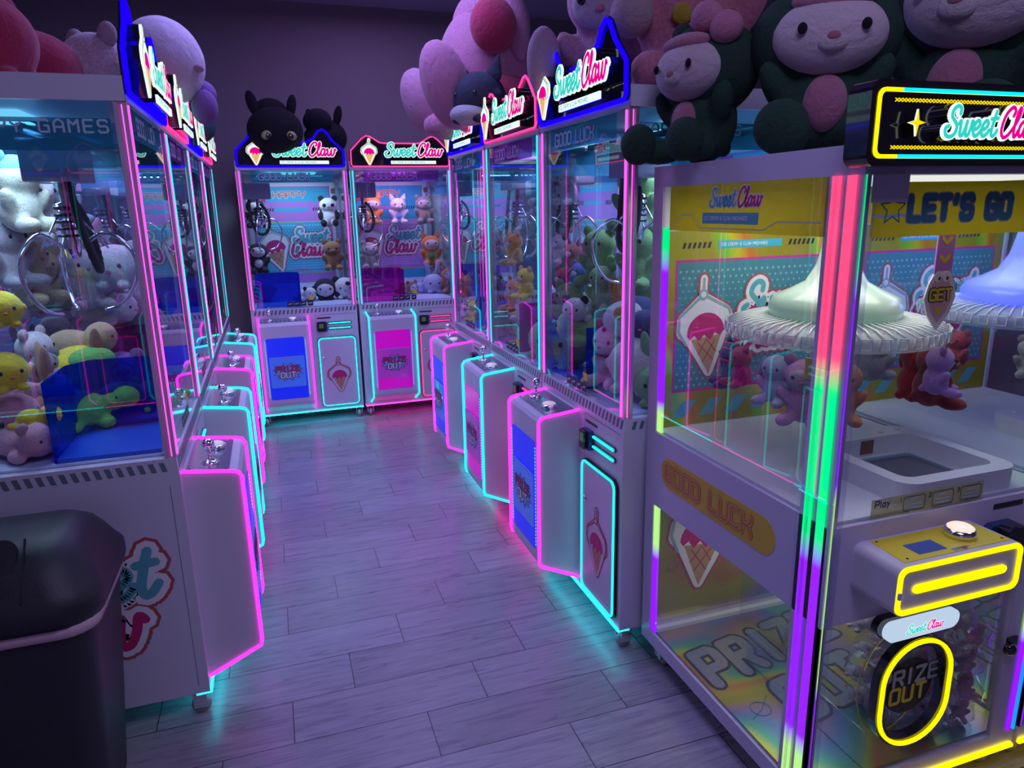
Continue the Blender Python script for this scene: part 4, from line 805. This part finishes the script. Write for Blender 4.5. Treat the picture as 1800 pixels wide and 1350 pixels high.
def plush(name, label, loc, s, col, shape='sit', rz=0, rx=0, ry=0, ears='round', earcol=None, face=None, belly=None, nose=NOSEP, eyes=1.0, extra=None, group=None, cat='plush toy', muzzle=None, eyecol=None, light=False):
    ells, hc, hr = SHAPES[shape]
    root = thing(name, label, cat, loc, rz, group); root.rotation_euler = (rx, ry, rz); root.scale = (s, s, s)
    F_ = fur(col)
    child('body', baked(shape, ells, .03), F_, root)
    U = ball(); hx, hy, hz = hc; rx_, ry_, rz_ = hr; em = fur(earcol) if earcol else F_
    K = rx_/.30
    for sx in (-1, 1):
        if ears == 'round': child('ear', U, em, root, (hx+sx*.22*K, hy, hz+.22*K), (0, sx*.5, 0), (.10*K, .06*K, .10*K))
        elif ears == 'long': child('ear', U, em, root, (hx+sx*.14*K, hy+.02, hz+.42*K), (0, sx*.22, 0), (.075*K, .05*K, .24*K))
        elif ears == 'floppy': child('ear', U, em, root, (hx+sx*.31*K, hy, hz-.04*K), (0, sx*-.25, 0), (.07*K, .09*K, .24*K))
        elif ears == 'cat': child('ear', baked('catear', [((0,0,0),(.5,.3,.5)), ((0,0,.3),(.34,.24,.5)), ((0,0,.65),(.16,.14,.4))], .08), em, root, (hx+sx*.20*K, hy, hz+.22*K), (0, sx*.35, 0), (.20*K, .16*K, .20*K))
        elif ears == 'horn': child('ear', U, em, root, (hx+sx*.20*K, hy, hz+.30*K), (0, sx*.25, 0), (.06*K, .05*K, .17*K))
    if face: child('face', U, fur(face), root, (hx, hy-ry_*.30, hz-.01), (0, 0, 0), (rx_*.84, ry_*.78, rz_*.80))
    fy = hy-ry_*(1.06 if face else .96)
    if eyes and not light:
        for sx in (-1, 1): child('eye', U, eyecol or EYE, root, (hx+sx*.125*K, hy-ry_*(.98 if face else .88), hz+.02*K), (0, 0, 0), (.026*K*eyes, .02*K, .032*K*eyes))
        if muzzle: child('muzzle', U, fur(muzzle), root, (hx, hy-ry_*.88, hz-.08*K), (0, 0, 0), (.12*K, .08*K, .09*K))
        if nose: child('nose', U, nose, root, (hx, fy-(.05*K if muzzle else 0), hz-.05*K), (0, 0, 0), (.034*K, .022*K, .022*K))
    if belly and not light:
        if shape in ('sit', 'stand'): child('belly', U, fur(belly), root, (0, -.075, .31), (.1, 0, 0), (.18, .175, .20))
    for e in (extra or []): child(e[0], U, fur(e[1]), root, e[2], e[4] if len(e) > 4 else (0, 0, 0), e[3])
    return root
def inside(px, py, p, s):
    lim = RX+.055+.30*s
    if p.x < lim: p = at(px, py, 0, lim)
    return p
def T(px, py, zc, s, k=.45):
    p = inside(px, py, at(px, py, 2, zc), s); return (p.x, p.y, max(.894, p.z-k*s))
WHT, PNK, PALEP, GRN, LIME, YEL, GRY, BRN, NAVY, ORG, CRM, TAN = (.72,.70,.74), (.62,.26,.36), (.66,.46,.54), (.22,.55,.16), (.18,.62,.12), (.85,.72,.04), (.30,.29,.33), (.26,.13,.08), (.03,.04,.16), (.68,.25,.06), (.50,.03,.09), (.55,.40,.24)
DGR = (.012,.050,.030)

# --- big plush on top of the machines: left side
p = plush('plush_bear', 'large pale plush in a crimson shirt lying on top of the nearest left claw machine', (-.62, 2.80, 1.93), .46, PALEP, 'lie', rz=2.3, ears='round',
      extra=[('shirt', CRM, (0, .10, .23), (.29, .30, .245)), ('arm', PALEP, (.30, .10, .16), (.09, .20, .10), (0, 0, .5))], eyes=1)
plush('plush_bear', 'crimson round plush at the left edge on top of the nearest left claw machine', (-.70, 2.48, 1.93), .30, CRM, 'ball', rz=1.2, ears='round', eyes=0)
plush('plush_cat', 'pale plush head with purple paws leaning over the signs of the left row', (-.50, 3.42, 1.97), .42, (.62,.50,.60), 'lie', rz=1.15, ears='round', ry=.10,
      extra=[('head', (.62,.50,.60), (0, -.40, .50), (.42, .36, .40)), ('paw', (.22,.08,.34), (.40, -.55, .30), (.17, .13, .13)), ('paw', (.22,.08,.34), (.22, -.66, .12), (.12, .13, .17)), ('snout', (.52,.25,.36), (-.02, -.76, .42), (.06, .04, .035))], eyes=0)
plush('plush_seal', 'dark teal plush tail end peeking out behind the far left row signs', (-.42, 4.35, 1.93), .36, (.02,.06,.07), 'lie', rz=1.7, ears='none', eyes=0)
# --- black plush on the back row
for nm, lb, x, rz, ey in (('plush_dragon', 'black plush with horn ears and yellow-green eyes sitting on the back row sign', .085, .15, 1), ('plush_dragon', 'black plush turned away, right beside the one with yellow-green eyes', .40, 2.6, 0)):
    r = plush(nm, lb, (x, 5.58, 1.96), .42 if ey else .36, (.004,.004,.007), 'sit', rz=rz, ears='none', eyes=0,
          extra=[('head', (.004,.004,.007), (0, -.34, .40), (.46, .34, .38)), ('ear', (.004,.004,.007), (-.32, -.3, .82), (.09,.06,.20), (0,-.25,0)), ('ear', (.004,.004,.007), (.30, -.3, .80), (.08,.06,.19), (0,.2,0))])
    if ey:
        for sx in (-1, 1):
            child('eye', ball(), mat('yellow_green_eye', (.30,.34,.10), .4), r, (sx*.20, -.64, .30), (-.2, sx*.5, 0), (.085, .05, .07)); child('pupil', ball(), EYE, r, (sx*.18, -.675, .29), (-.2, 0, 0), (.045, .025, .055))
# --- right row tops
pk = (.55,.22,.33); pk2 = (.60,.30,.40)
plush('plush_bunny', 'huge pink plush with a crimson dress hanging over the far right machines', (1.26, 3.98, 1.95), .82, pk, 'sit', rz=-1.35, ears='floppy', eyes=0,
      extra=[('torso', pk, (0, -.08, .42), (.36, .32, .42)), ('leg', pk2, (-.36, -.36, .26), (.15, .15, .24), (.5, 0, 0)), ('leg', pk, (.22, -.48, .28), (.16, .15, .27), (.35, 0, 0)), ('dress', CRM, (.10, -.12, .22), (.34, .34, .20)), ('dress', CRM, (.36, -.22, .62), (.13, .15, .16))])
plush('plush_seal', 'dark grey pointed-ear plush with white chin, below the huge pink one', (1.05, 3.60, 1.98), .30, (.035,.042,.065), 'ball', rz=-.9, ears='cat', eyes=.8, nose=None,
      extra=[('chin', (.55,.52,.54), (-.05, -.22, .16), (.36, .28, .18))])
plush('plush_bunny', 'pale faced plush in a pink hood slumped over the nearest right row sign', (1.31, 2.62, 1.935), .54, pk2, 'sit', rz=-.72, rx=.22, ears='none', eyes=1.3, face=(.62,.50,.60), nose=NOSEP,
      extra=[('paw', (.60,.38,.48), (-.44, -.20, .36), (.12, .13, .25), (.4, .2, 0)), ('collar', CRM, (-.18, -.08, .98), (.14, .12, .14))])
plush('plush_bunny', 'pink plush with yellow dots behind the nearest right row sign', (1.42, 2.28, 1.93), .66, (.58,.20,.28), 'sit', rz=-.5, ears='round', eyes=0,
      extra=[('button', (.60,.42,.02), (.0, -.265, .62), (.07, .03, .07)), ('button', (.60,.42,.02), (-.06, -.24, .36), (.05, .03, .05)), ('paw', (.52,.36,.40), (-.30, -.20, .38), (.11, .11, .11))])
# --- green suited plush on the carousel machine
def suit(label, loc, s, rz, rx=0, ry=0, pom=False, fr=True):
    ex = [('hood', DGR, (0, .03, .66), (.42, .30, .34)), ('belly', (.45,.16,.26), (0, -.175, .29), (.125, .10, .16)), ('foot', DGR, (.24, -.42, .15), (.15, .12, .15)), ('foot', DGR, (-.24, -.42, .15), (.15, .12, .15)),
          ('face', (.58,.48,.54), (0, -.15, .645), (.31, .20, .215)), ('fringe', (.55,.22,.32), (0, -.20, .82), (.22, .11, .07)), ('eye', (.005,.005,.006), (-.16, -.335, .66), (.026, .014, .030)), ('eye', (.005,.005,.006), (.16, -.335, .66), (.026, .014, .030)), ('nose', (.50,.18,.24), (0, -.352, .61), (.035, .015, .024)),
          ('muzzle', (.62,.54,.58), (0, -.315, .585), (.085, .045, .055))]
    if pom: ex += [('pompom', (.58,.22,.34), (.13, -.14, .97), (.12, .11, .11)), ('pompom', (.58,.22,.34), (.29, -.12, .88), (.12, .11, .11))]
    return plush('plush_bear', label, loc, s, DGR, 'sit', rz=rz, rx=rx, ry=ry, ears='round', eyes=0, extra=ex, group='plush bears in dark green suits')
suit('green suited plush with two pink pompoms on its hood, leftmost on the yellow machine', (1.21, 1.86, 1.69), .385, -1.35, pom=True)
suit('green suited plush facing the aisle with pink belly, sitting on the yellow machine', (1.39, 1.60, 1.69), .44, -.60)
suit('largest green suited plush, leaning over the left end of the lit sign', (1.78, 1.52, 1.69), .58, -1.25, ry=.12)
suit('green suited plush in shadow at the right edge above the lit sign', (2.16, 1.62, 1.69), .48, -.5)

# --- toys inside the nearest left machine (about 2.2 to 2.9 m away)
GL = 'plush toys in the nearest left machine'
def L1(name, label, px, py, yy, s, col, shape, rz, kk=.40, **k):
    pt = at(px, py, 1, yy); return plush(name, label, (pt.x, pt.y, max(.894, pt.z-kk*s)), s, col, shape, rz=rz, group=GL, **k)
L1('plush_dinosaur', 'green plush dinosaur lying behind the blue prize chute, with red collar', 160, 712, 2.55, .24, LIME, 'dino', 2.0, ears='none', kk=.30)
L1('plush_dinosaur', 'green plush dinosaur with yellow spikes next to the right post', 262, 690, 2.60, .20, LIME, 'dino', -1.0, kk=.30, ears='none', extra=[('spike', YEL, (0, .1, .52), (.05,.08,.07)), ('spike', YEL, (0, -.2, .55), (.05,.08,.07))])
L1('plush_chick', 'bright yellow round plush on top of the pile behind the green dinosaur', 143, 655, 2.70, .22, YEL, 'ball', .4, ears='none', eyes=0, extra=[('wing', LIME, (.12, -.25, .62), (.34, .25, .20))])
L1('plush_chick', 'yellow plush chick lying at the bottom left among pink plush', 62, 722, 2.33, .13, YEL, 'lie', 1.2, ears='none', nose=BEAKO)
L1('plush_chick', 'yellow plush chick at the left edge above the pink plush', 8, 655, 2.40, .14, YEL, 'ball', .6, ears='none', nose=BEAKO)
L1('plush_chick', 'yellow plush chick at the left edge high on the pile', 0, 545, 2.45, .13, YEL, 'ball', .5, ears='none', nose=BEAKO)
L1('plush_pig', 'pink plush lowest at the left edge with a green leaf', 42, 790, 2.32, .21, (.70,.34,.46), 'lie', .9, extra=[('leaf', LIME, (.3, .2, .25), (.12, .05, .07))], eyes=.8)
L1('plush_pig', 'pink plush second lowest at the left edge, beside the chute', 25, 742, 2.46, .20, (.66,.30,.42), 'ball', .4)
L1('plush_pig', 'pink plush upper left of the yellow round plush', 55, 675, 2.52, .20, (.66,.30,.42), 'lie', 1.6)
L1('plush_bear', 'grey plush behind the pink plush in the nearest left machine', 62, 628, 2.68, .18, GRY, 'lie', .6, earcol=GRY)
L1('plush_bear', 'taupe plush lying left of the yellow round plush', 105, 632, 2.70, .18, (.38,.34,.34), 'lie', -.6)
L1('plush_dog', 'tan and brown striped plush lying across the top of the pile', 135, 583, 2.74, .22, TAN, 'lie', 1.45, ears='floppy', earcol=BRN)
L1('plush_dinosaur', 'small blue plush beside the chute wall in the nearest left machine', 98, 690, 2.50, .10, (.10,.22,.45), 'ball', .2, ears='none')
L1('plush_bear', 'purple plush behind the green dinosaur by the right post', 215, 655, 2.74, .17, (.25,.08,.40), 'ball', -.2)
cols = [WHT, WHT, (.66,.56,.60), WHT, (.5,.44,.5), WHT, (.20,.50,.15), (.05,.22,.28), WHT, (.62,.60,.30), WHT, (.55,.5,.56)]
L2 = [(150, 500, 1.20, .24), (180, 530, 1.10, .24), (225, 520, 1.14, .2), (130, 545, 1.15, .22), (95, 555, 1.20, .2), (160, 485, 1.30, .22), (220, 505, 1.17, .18), (235, 562, 1.04, .17), (205, 470, 1.30, .2), (75, 500, 1.30, .24), (30, 520, 1.25, .26), (262, 565, 1.05, .16)]
lab2 = ['white plush rabbit high on the second left machine pile', 'white fluffy plush in the middle of the white pile', 'pale plush at the right of the white pile', 'white plush at the left of the white pile', 'greyish plush low in the white pile', 'white plush rabbit with pink ears on the white pile',
        'lime green plush on the white pile behind the cyan glass line', 'teal plush sitting right of the white pile', 'white plush at the top of the pile near the post', 'tan plush bear on the pile behind the claw cable', 'white fluffy plush at the far left of the pile', 'lilac plush near the perforated box behind the post']
for i, (px, py, z, s) in enumerate(L2):
    pt = at(px, py, 1, 3.10+.10*(i % 4)); plush('plush_bunny' if i in (0, 5) else 'plush_bear', lab2[i], (pt.x, pt.y, pt.z-.4*s), s, cols[i], ('sit', 'lie', 'ball')[i % 3], rz=.5+i*.7, ears='long' if i in (0, 5) else 'round', earcol=PALEP if i == 5 else None, group='plush toys in the second left machine')
# shelf plush on the left
for i, (px, py, yy, s, col, lb) in enumerate([(30, 345, 2.75, .26, (.60,.62,.50), 'fluffy cream plush on the clear shelf at the far left'), (62, 370, 2.85, .24, (.66,.60,.62), 'fluffy white plush on the clear shelf right of the cream one'), (105, 350, 3.0, .2, (.45,.60,.75), 'pale blue plush on the clear shelf behind the claw'), (50, 480, 2.9, .24, (.60,.52,.34), 'tan plush bear on the lower clear shelf of the left row'), (10, 450, 2.8, .24, (.45,.42,.5), 'grey plush on the lower clear shelf at the left edge')]):
    pt = at(px, py, 1, yy); plush('plush_bear', lb, (pt.x, pt.y, pt.z-.45*s), s, col, 'sit', rz=1.1, group='plush toys on the left shelves')
# a few toys in the farther left machines
k = 0
for m_, colr in ((2, (.50,.42,.50)), (2, ORG), (3, (.4,.35,.45)), (3, NAVY), (2, WHT), (3, CRM)):
    k += 1; x = LX-.42-.12*(k % 3); y = 2.18+.765*m_+.50-.14*(k % 2)
    plush('plush_bear', 'small plush seen through the glass at the far end of the left row', (x, y, .893), .20, colr, 'sit', rz=1.4+.3*k, group='plush toys in the far left machines')

# --- toys inside the nearest right machine
GR_ = 'plush toys in the nearest right machine'
def R1(name, label, px, py, zc, s, col, shape, rz, kk=.42, **k): return plush(name, label, T(px, py, zc, s, kk), s, col, shape, rz=rz, group=GR_, **k)
SG = (.30,.55,.22)
R1('plush_dinosaur', 'green plush lying behind the prize chute in the nearest right machine', 1000, 615, 1.0, .26, SG, 'ball', -1.2, ears='none')
R1('plush_dinosaur', 'green plush on top of the pile with a raised arm', 1040, 560, 1.14, .26, SG, 'lie', -2.2, ears='none')
R1('plush_dinosaur', 'green plush left of the raised arm, beside a white arch shaped plush', 1002, 545, 1.18, .22, SG, 'sit', -1.0, ears='round')
R1('plush_dinosaur', 'green plush low behind the chute beside the pink post', 965, 612, .98, .22, (.24,.48,.20), 'ball', -1.4, ears='none')
R1('plush_panda', 'white plush arched over the green plush pile', 1022, 530, 1.22, .20, WHT, 'lie', -.8, ears='round', earcol=(.02,.02,.03))
R1('plush_tiger', 'white tiger plush with crimson collar and striped tail at the front right corner', 1075, 622, 1.03, .25, (.66,.58,.60), 'sit', -1.1, ears='round', earcol=CRM, belly=(.62,.5,.52), kk=.5, muzzle=WHT, extra=[('collar', CRM, (0, -.02, .50), (.25, .22, .05)), ('tail', ORG, (-.35, -.1, .12), (.09, .1, .16)), ('stripe', CRM, (0, -.10, .90), (.05, .14, .06)), ('stripe', CRM, (.22, -.1, .8), (.07, .12, .03))])
R1('plush_tiger', 'cream plush seated behind the tiger at the near side glass', 1122, 640, 1.02, .24, (.68,.60,.56), 'ball', -.9, ears='none', eyes=0)
R1('plush_penguin', 'navy and white plush bird with orange patch at the near side glass', 1118, 570, 1.14, .26, NAVY, 'ball', -.7, ears='horn', earcol=ORG, eyes=.9, nose=BEAKO, extra=[('patch', WHT, (-.1, -.24, .50), (.34, .24, .30)), ('patch', (.75,.40,.05), (-.12, -.42, .62), (.12, .07, .12))])
R1('plush_penguin', 'navy plush with white spots behind the cream plush', 1135, 600, 1.10, .22, (.06,.05,.20), 'sit', -.9, ears='none')
for i, (px, py, yy, s) in enumerate(((1122, 350, 2.50, .27), (1055, 455, 2.70, .24), (1125, 455, 2.50, .26), (1060, 510, 2.62, .2), (1135, 520, 2.5, .2))):
    pt = at(px, py, 1, yy); plush('plush_dinosaur', ['green plush dinosaur on the top shelf near the yellow machine', 'green plush dinosaur on the middle shelf behind the pink neon line', 'green plush dinosaur on the middle shelf right of the corner post', 'green plush under the middle shelf behind the cyan line', 'green plush under the middle shelf right of the corner post'][i],
          (pt.x, pt.y, pt.z-.45*s), s, SG, 'sit', rz=-1.0, ears='round', group='green plush dinosaurs on the right shelves')
# --- second and third right machines
R2 = [(905, 440, 3.2, .17, (.62,.40,.10), 'yellow and orange plush on the shelf of the middle right machine', 'cat'), (875, 435, 3.3, .16, GRY, 'grey plush on the shelf of the middle right machine', 'round'), (925, 500, 3.2, .16, YEL, 'yellow plush lying in the pile of the middle right machine', 'round'), (905, 520, 3.3, .17, ORG, 'orange plush in the pile of the middle right machine', 'cat'),
      (875, 508, 3.4, .16, NAVY, 'navy plush in the pile of the middle right machine', 'round'), (922, 540, 3.15, .15, WHT, 'white plush with a black eye patch in the middle right machine', 'round'), (885, 590, 3.15, .16, PNK, 'pink plush low in the middle right machine', 'round'), (925, 610, 3.0, .2, SG, 'green plush seated at the glass of the middle right machine', 'floppy'),
      (868, 560, 3.6, .15, (.5,.4,.5), 'mauve plush low in the middle right machine', 'round'), (1010, 455, 3.1, .15, (.6,.2,.2), 'red and white plush on the middle shelf beside the pink line', 'cat'), (985, 440, 3.15, .15, (.6,.35,.45), 'pink plush on the middle shelf next to the red and white one', 'round'), (1000, 330, 3.05, .17, WHT, 'white plush with yellow beak on the upper shelf behind the claw', 'long'), (968, 345, 3.2, .16, (.6,.55,.62), 'white plush bird left on the upper shelf behind the claw', 'round'),
      (835, 590, 3.8, .14, YEL, 'yellow plush in the far right machine', 'round'), (828, 560, 4.0, .14, PNK, 'pink plush in the far right machine', 'round'), (820, 505, 4.1, .15, ORG, 'orange plush in the far right machine', 'cat'), (1020, 490, 3.0, .15, (.12,.2,.5), 'blue plush in the pile behind the green plush', 'round'), (990, 500, 3.1, .15, CRM, 'crimson plush in the pile behind the green plush', 'round')]
for px, py, yy, s, col, lb, er in R2:
    pt = inside(px, py, at(px, py, 1, yy), s); plush('plush_cat' if er == 'cat' else 'plush_bear', lb, (pt.x, pt.y, max(.893, pt.z-.45*s)), s, col, 'sit', rz=-1.3, ears=er, muzzle=WHT if col != WHT else None, group='plush toys in the farther right machines')
# --- smaller plush half buried in the piles
random.seed(11)
PILE = [(.66,.62,.68), (.70,.45,.55), (.72,.62,.20), (.35,.55,.30), (.40,.45,.65), (.62,.38,.22), (.50,.46,.50), (.60,.60,.66)]
def pile(n, fx, lb, grp, cols_, s0, rz0):
    for i in range(n):
        lx = random.uniform(.12 if 'nearest left' not in lb else .34, .66); ly = random.uniform(.38, .70) if lx < .42 else random.uniform(.14, .70)
        x, y = fx(lx, ly); s_ = s0*random.uniform(.85, 1.15)
        plush('plush_bear', lb, (x, y, .894+random.choice((0, 0, .06, .12))*(ly > .3)), s_, cols_[i % len(cols_)], ('sit', 'lie', 'ball')[i % 3], rz=rz0+random.uniform(-1, 1), ears=('round', 'long', 'cat', 'floppy')[i % 4], group=grp)
for k_, (n_, lb_) in enumerate(((9, 'small plush half buried in the pile of the nearest left machine'), (12, 'small plush half buried in the pile of the second left machine'), (7, 'small plush in the pile of the third left machine'))):
    pile(n_, lambda lx, ly, k_=k_: (LX-ly, 2.18+.765*k_+lx), lb_, 'half buried plush in left machine piles, row %d' % (k_+1), PILE, .19, 1.4)
for k_, (n_, lb_, cc) in enumerate(((8, 'small plush half buried in the pile of the nearest right machine', [SG, (.24,.48,.20), WHT, SG]), (14, 'small plush half buried in the pile of the middle right machine', PILE), (8, 'small plush in the pile of the far right machine', PILE))):
    pile(n_, lambda lx, ly, k_=k_: (RX+ly, 2.785+.775*k_-lx), lb_, 'half buried plush in right machine piles, row %d' % (k_+1), cc, .18, -1.4)
# --- back row toys
BK = (.02,.02,.03)
B = [('plush_panda', 'white panda plush sitting on the top shelf of the left back machine', 578, 378, 6.08, .24, WHT, 'sit', dict(earcol=BK, belly=None, extra=[('patch', BK, (-.13, -.24, .70), (.07, .045, .06)), ('patch', BK, (.13, -.24, .70), (.07, .045, .06)), ('paw', BK, (.19, -.38, .12), (.11, .12, .12)), ('paw', BK, (-.19, -.38, .12), (.11, .12, .12)), ('arm', BK, (.27, -.12, .38), (.09,.1,.17)), ('arm', BK, (-.27, -.12, .38), (.09,.1,.17))])),
     ('plush_penguin', 'penguin plush behind the claw on the top shelf of the left back machine', 450, 378, 6.08, .24, BK, 'sit', dict(ears='none', face=WHT, belly=WHT, nose=BEAKO)),
     ('plush_penguin', 'penguin plush on the middle shelf at the left of the left back machine', 455, 456, 6.02, .25, BK, 'sit', dict(ears='none', face=WHT, belly=WHT, nose=BEAKO)),
     ('plush_capybara', 'brown capybara plush with a small green sprout on the middle shelf', 585, 450, 6.02, .25, (.30,.15,.06), 'sit', dict(ears='round', muzzle=(.20,.09,.04), extra=[('sprout', (.1,.3,.1), (0, 0, .99), (.04, .04, .08))])),
     ('plush_orca', 'blue and black whale plush on the floor of the left back machine', 462, 515, 5.95, .22, (.03,.20,.45), 'ball', dict(ears='none')),
     ('plush_panda', 'black and white plush lying beside the chute of the left back machine', 537, 517, 5.85, .20, WHT, 'lie', dict(earcol=BK)),
     ('plush_penguin', 'black plush with white head and red beak on the floor of the left back machine', 572, 515, 5.85, .20, BK, 'ball', dict(ears='none', face=WHT, nose=BEAKO)),
     ('plush_panda', 'white plush with black patches at the right corner of the left back machine', 607, 515, 5.85, .20, WHT, 'ball', dict(earcol=BK, extra=[('patch', BK, (.1, -.35, .62), (.1, .08, .09)), ('patch', BK, (-.3, -.2, .2), (.14, .14, .14))])),
     ('plush_fox', 'orange fox plush behind the claw of the right back machine', 655, 375, 6.08, .24, ORG, 'sit', dict(ears='cat', face=WHT)),
     ('plush_cat', 'grey and white kitten plush in blue on the top shelf', 700, 375, 6.08, .23, (.60,.60,.68), 'sit', dict(ears='cat', belly=(.25,.35,.75), muzzle=WHT)),
     ('plush_lion', 'brown maned plush with pale face on the top shelf of the right back machine', 745, 373, 6.08, .24, (.28,.25,.24), 'sit', dict(ears='round', face=(.62,.58,.60), extra=[('tie', ORG, (0, -.27, .36), (.04, .03, .10))])),
     ('plush_lion', 'grey maned plush on the middle shelf at the left of the right back machine', 650, 449, 6.02, .23, (.32,.30,.30), 'sit', dict(face=(.6,.56,.58))),
     ('plush_fox', 'orange fox plush in a green shirt on the middle shelf', 757, 440, 6.02, .27, (.55,.18,.05), 'sit', dict(ears='cat', face=(.66,.55,.48), belly=(.10,.25,.06))),
     ('plush_lion', 'brown plush lying on the floor of the right back machine', 715, 507, 5.92, .20, (.25,.16,.12), 'lie', dict(face=WHT)),
     ('plush_bunny', 'pale blue plush lying on its back on the floor of the right back machine', 742, 500, 5.95, .19, (.32,.42,.75), 'lie', dict(ears='round')),
     ('plush_bunny', 'pale blue plush beside the first, facing forward', 762, 505, 5.88, .19, (.45,.50,.75), 'ball', dict(ears='long')),
     ('plush_fox', 'orange and white plush in green at the right corner of the right back machine', 790, 503, 5.85, .22, (.55,.22,.08), 'sit', dict(ears='cat', face=WHT, belly=(.05,.2,.08))),
     ('plush_lion', 'grey plush sitting behind the blue plush of the right back machine', 765, 478, 6.08, .20, (.30,.27,.28), 'sit', dict(face=(.5,.45,.45))),
     ('plush_fox', 'orange plush on the floor of the half hidden back machine', 850, 500, 6.0, .22, ORG, 'sit', dict(ears='cat'))]
for nm, lb, px, py, yy, s, col, shp, kw in B:
    pt = at(px, py, 1, yy); z = pt.z-.45*s
    z = 1.457 if z > 1.35 else (1.107 if 1.0 < z < 1.25 and 'behind the blue' not in lb else .893)
    plush(nm, lb, (pt.x, pt.y, z), s, col, shp, rz=-.05 if shp != 'lie' else .5, group='plush toys in the back row', **kw)

# --- keychain plush hanging from the carousels
def keychain(label, cx, ang, s, col, er='round', face=None, drop=.03, card=None, k=.30, cyy=1.58):
    x = cx+.268*cos(ang); y = cyy+.268*sin(ang); z1 = 1.225
    rz = ang+pi/2
    top = .95
    r = plush('keychain_plush', label, (x, y, z1-drop-top*s), s, col, 'sit', rz=rz, ears=er, face=face, group='keychain plush hanging from the carousels', cat='keychain plush', belly=None)
    g = G(); mm = mat('keyring_steel', (.6,.6,.65), .2, metal=1)
    H = (top*s+drop)/s
    g.tube([(.07*cos(t*pi/6), 0, H-.02+.07*sin(t*pi/6)) for t in range(12)], .010, mm, 6, closed=True); g.tube([(0, 0, top-.05), (0, 0, H-.08)], .008, mm, 6); g.build('key_ring', r)
    if card:
        g = G(); g.box(.03, .28, -.30, -.28, .72, 1.02, card); g.build('price_tag', r)
    return r
cX = 1.475
KC = [('grey and pale blue keychain plush at the left rim of the carousel', 3.5, .14, (.42,.48,.58), 'floppy', None, None), ('crimson keychain plush behind the grey one', 3.0, .12, CRM, 'round', None, None),
      ('pink bodied keychain plush with a yellow tag', 3.78, .18, (.62,.30,.48), 'round', (.62,.50,.56), mat('yellow_tag', (.62,.58,.06), .5)), ('orange keychain plush left of the LED corner post', 4.08, .165, (.50,.20,.09), 'none', None, None),
      ('navy and yellow keychain plush under the front of the disc', 2.75, .14, (.05,.06,.20), 'round', None, None), ('grey hooded keychain plush under the disc right of the post', .35, .17, (.35,.36,.45), 'round', (.5,.45,.48), None),
      ('purple keychain plush with a star', 5.55, .14, (.40,.22,.60), 'round', None, None), ('brown and crimson keychain plush on the right rim', 5.75, .19, (.30,.02,.03), 'round', (.14,.05,.04), None),
      ('crimson keychain plush with a bow tail at the right rim', 6.05, .20, (.42,.01,.03), 'floppy', None, None), ('white keychain plush behind the purple one', .75, .14, (.55,.50,.55), 'long', None, None)]
for lb, a, s, col, er, fc, cd in KC: keychain(lb, cX, a, s, col, er, fc, card=cd)
for lb, a, s, col, er in (('grey keychain plush with dark glasses on the blue-lit carousel', 3.9, .12, (.35,.34,.36), 'round'), ('crimson keychain plush far left on the blue-lit carousel', 3.2, .12, (.40,.05,.10), 'round'), ('teal keychain plush at the back of the blue-lit carousel', 2.6, .12, (.10,.25,.35), 'round'), ('navy cross shaped keychain plush on the blue-lit carousel', 4.4, .12, (.05,.05,.12), 'none')):
    keychain(lb, cX+.735, a, s, col, er)
# small bagged prizes in the lower compartment
bagm = glassy('clear_bag', (.93, .93, .97), 2.5, body=.05, rough=.12)
random.seed(3)
for i in range(56):
    lay, q_ = divmod(i-5, 12); x = 1.52+.068*(q_ % 4)+random.uniform(-.01, .01); y = 1.235+.075*(q_//4)+random.uniform(-.01, .01); z = .145+.078*lay+random.uniform(0, .008)
    if i < 5: x = 1.13+.36+.03*i; y = 1.62+.03*i; z = .145
    r = plush('bagged_prize', 'small pink plush in a clear bag behind the lower right window', (x, y, z), .075, [(.70,.35,.48), (.60,.50,.58), (.55,.20,.35)][i % 3], ('sit', 'lie')[i % 2], rz=random.uniform(-2, 2), group='bagged prizes in the lower compartment', cat='bagged prize', light=i > 30)
    g = G(); n = 9
    vs = []; fs = []
    for j in range(6):
        for q in range(n):
            a = 2*pi*q/n; rr = (.30, .55, .60, .52, .34, .12)[j]*(1+random.uniform(-.22, .22)); vs.append((rr*cos(a), rr*sin(a), (.0, .12, .4, .75, 1.0, 1.2)[j]+random.uniform(-.04, .04)))
    for j in range(5):
        for q in range(n): fs.append((j*n+q, j*n+(q+1) % n, (j+1)*n+(q+1) % n, (j+1)*n+q))
    g.add(vs, fs, bagm); g.build('clear_bag', r)
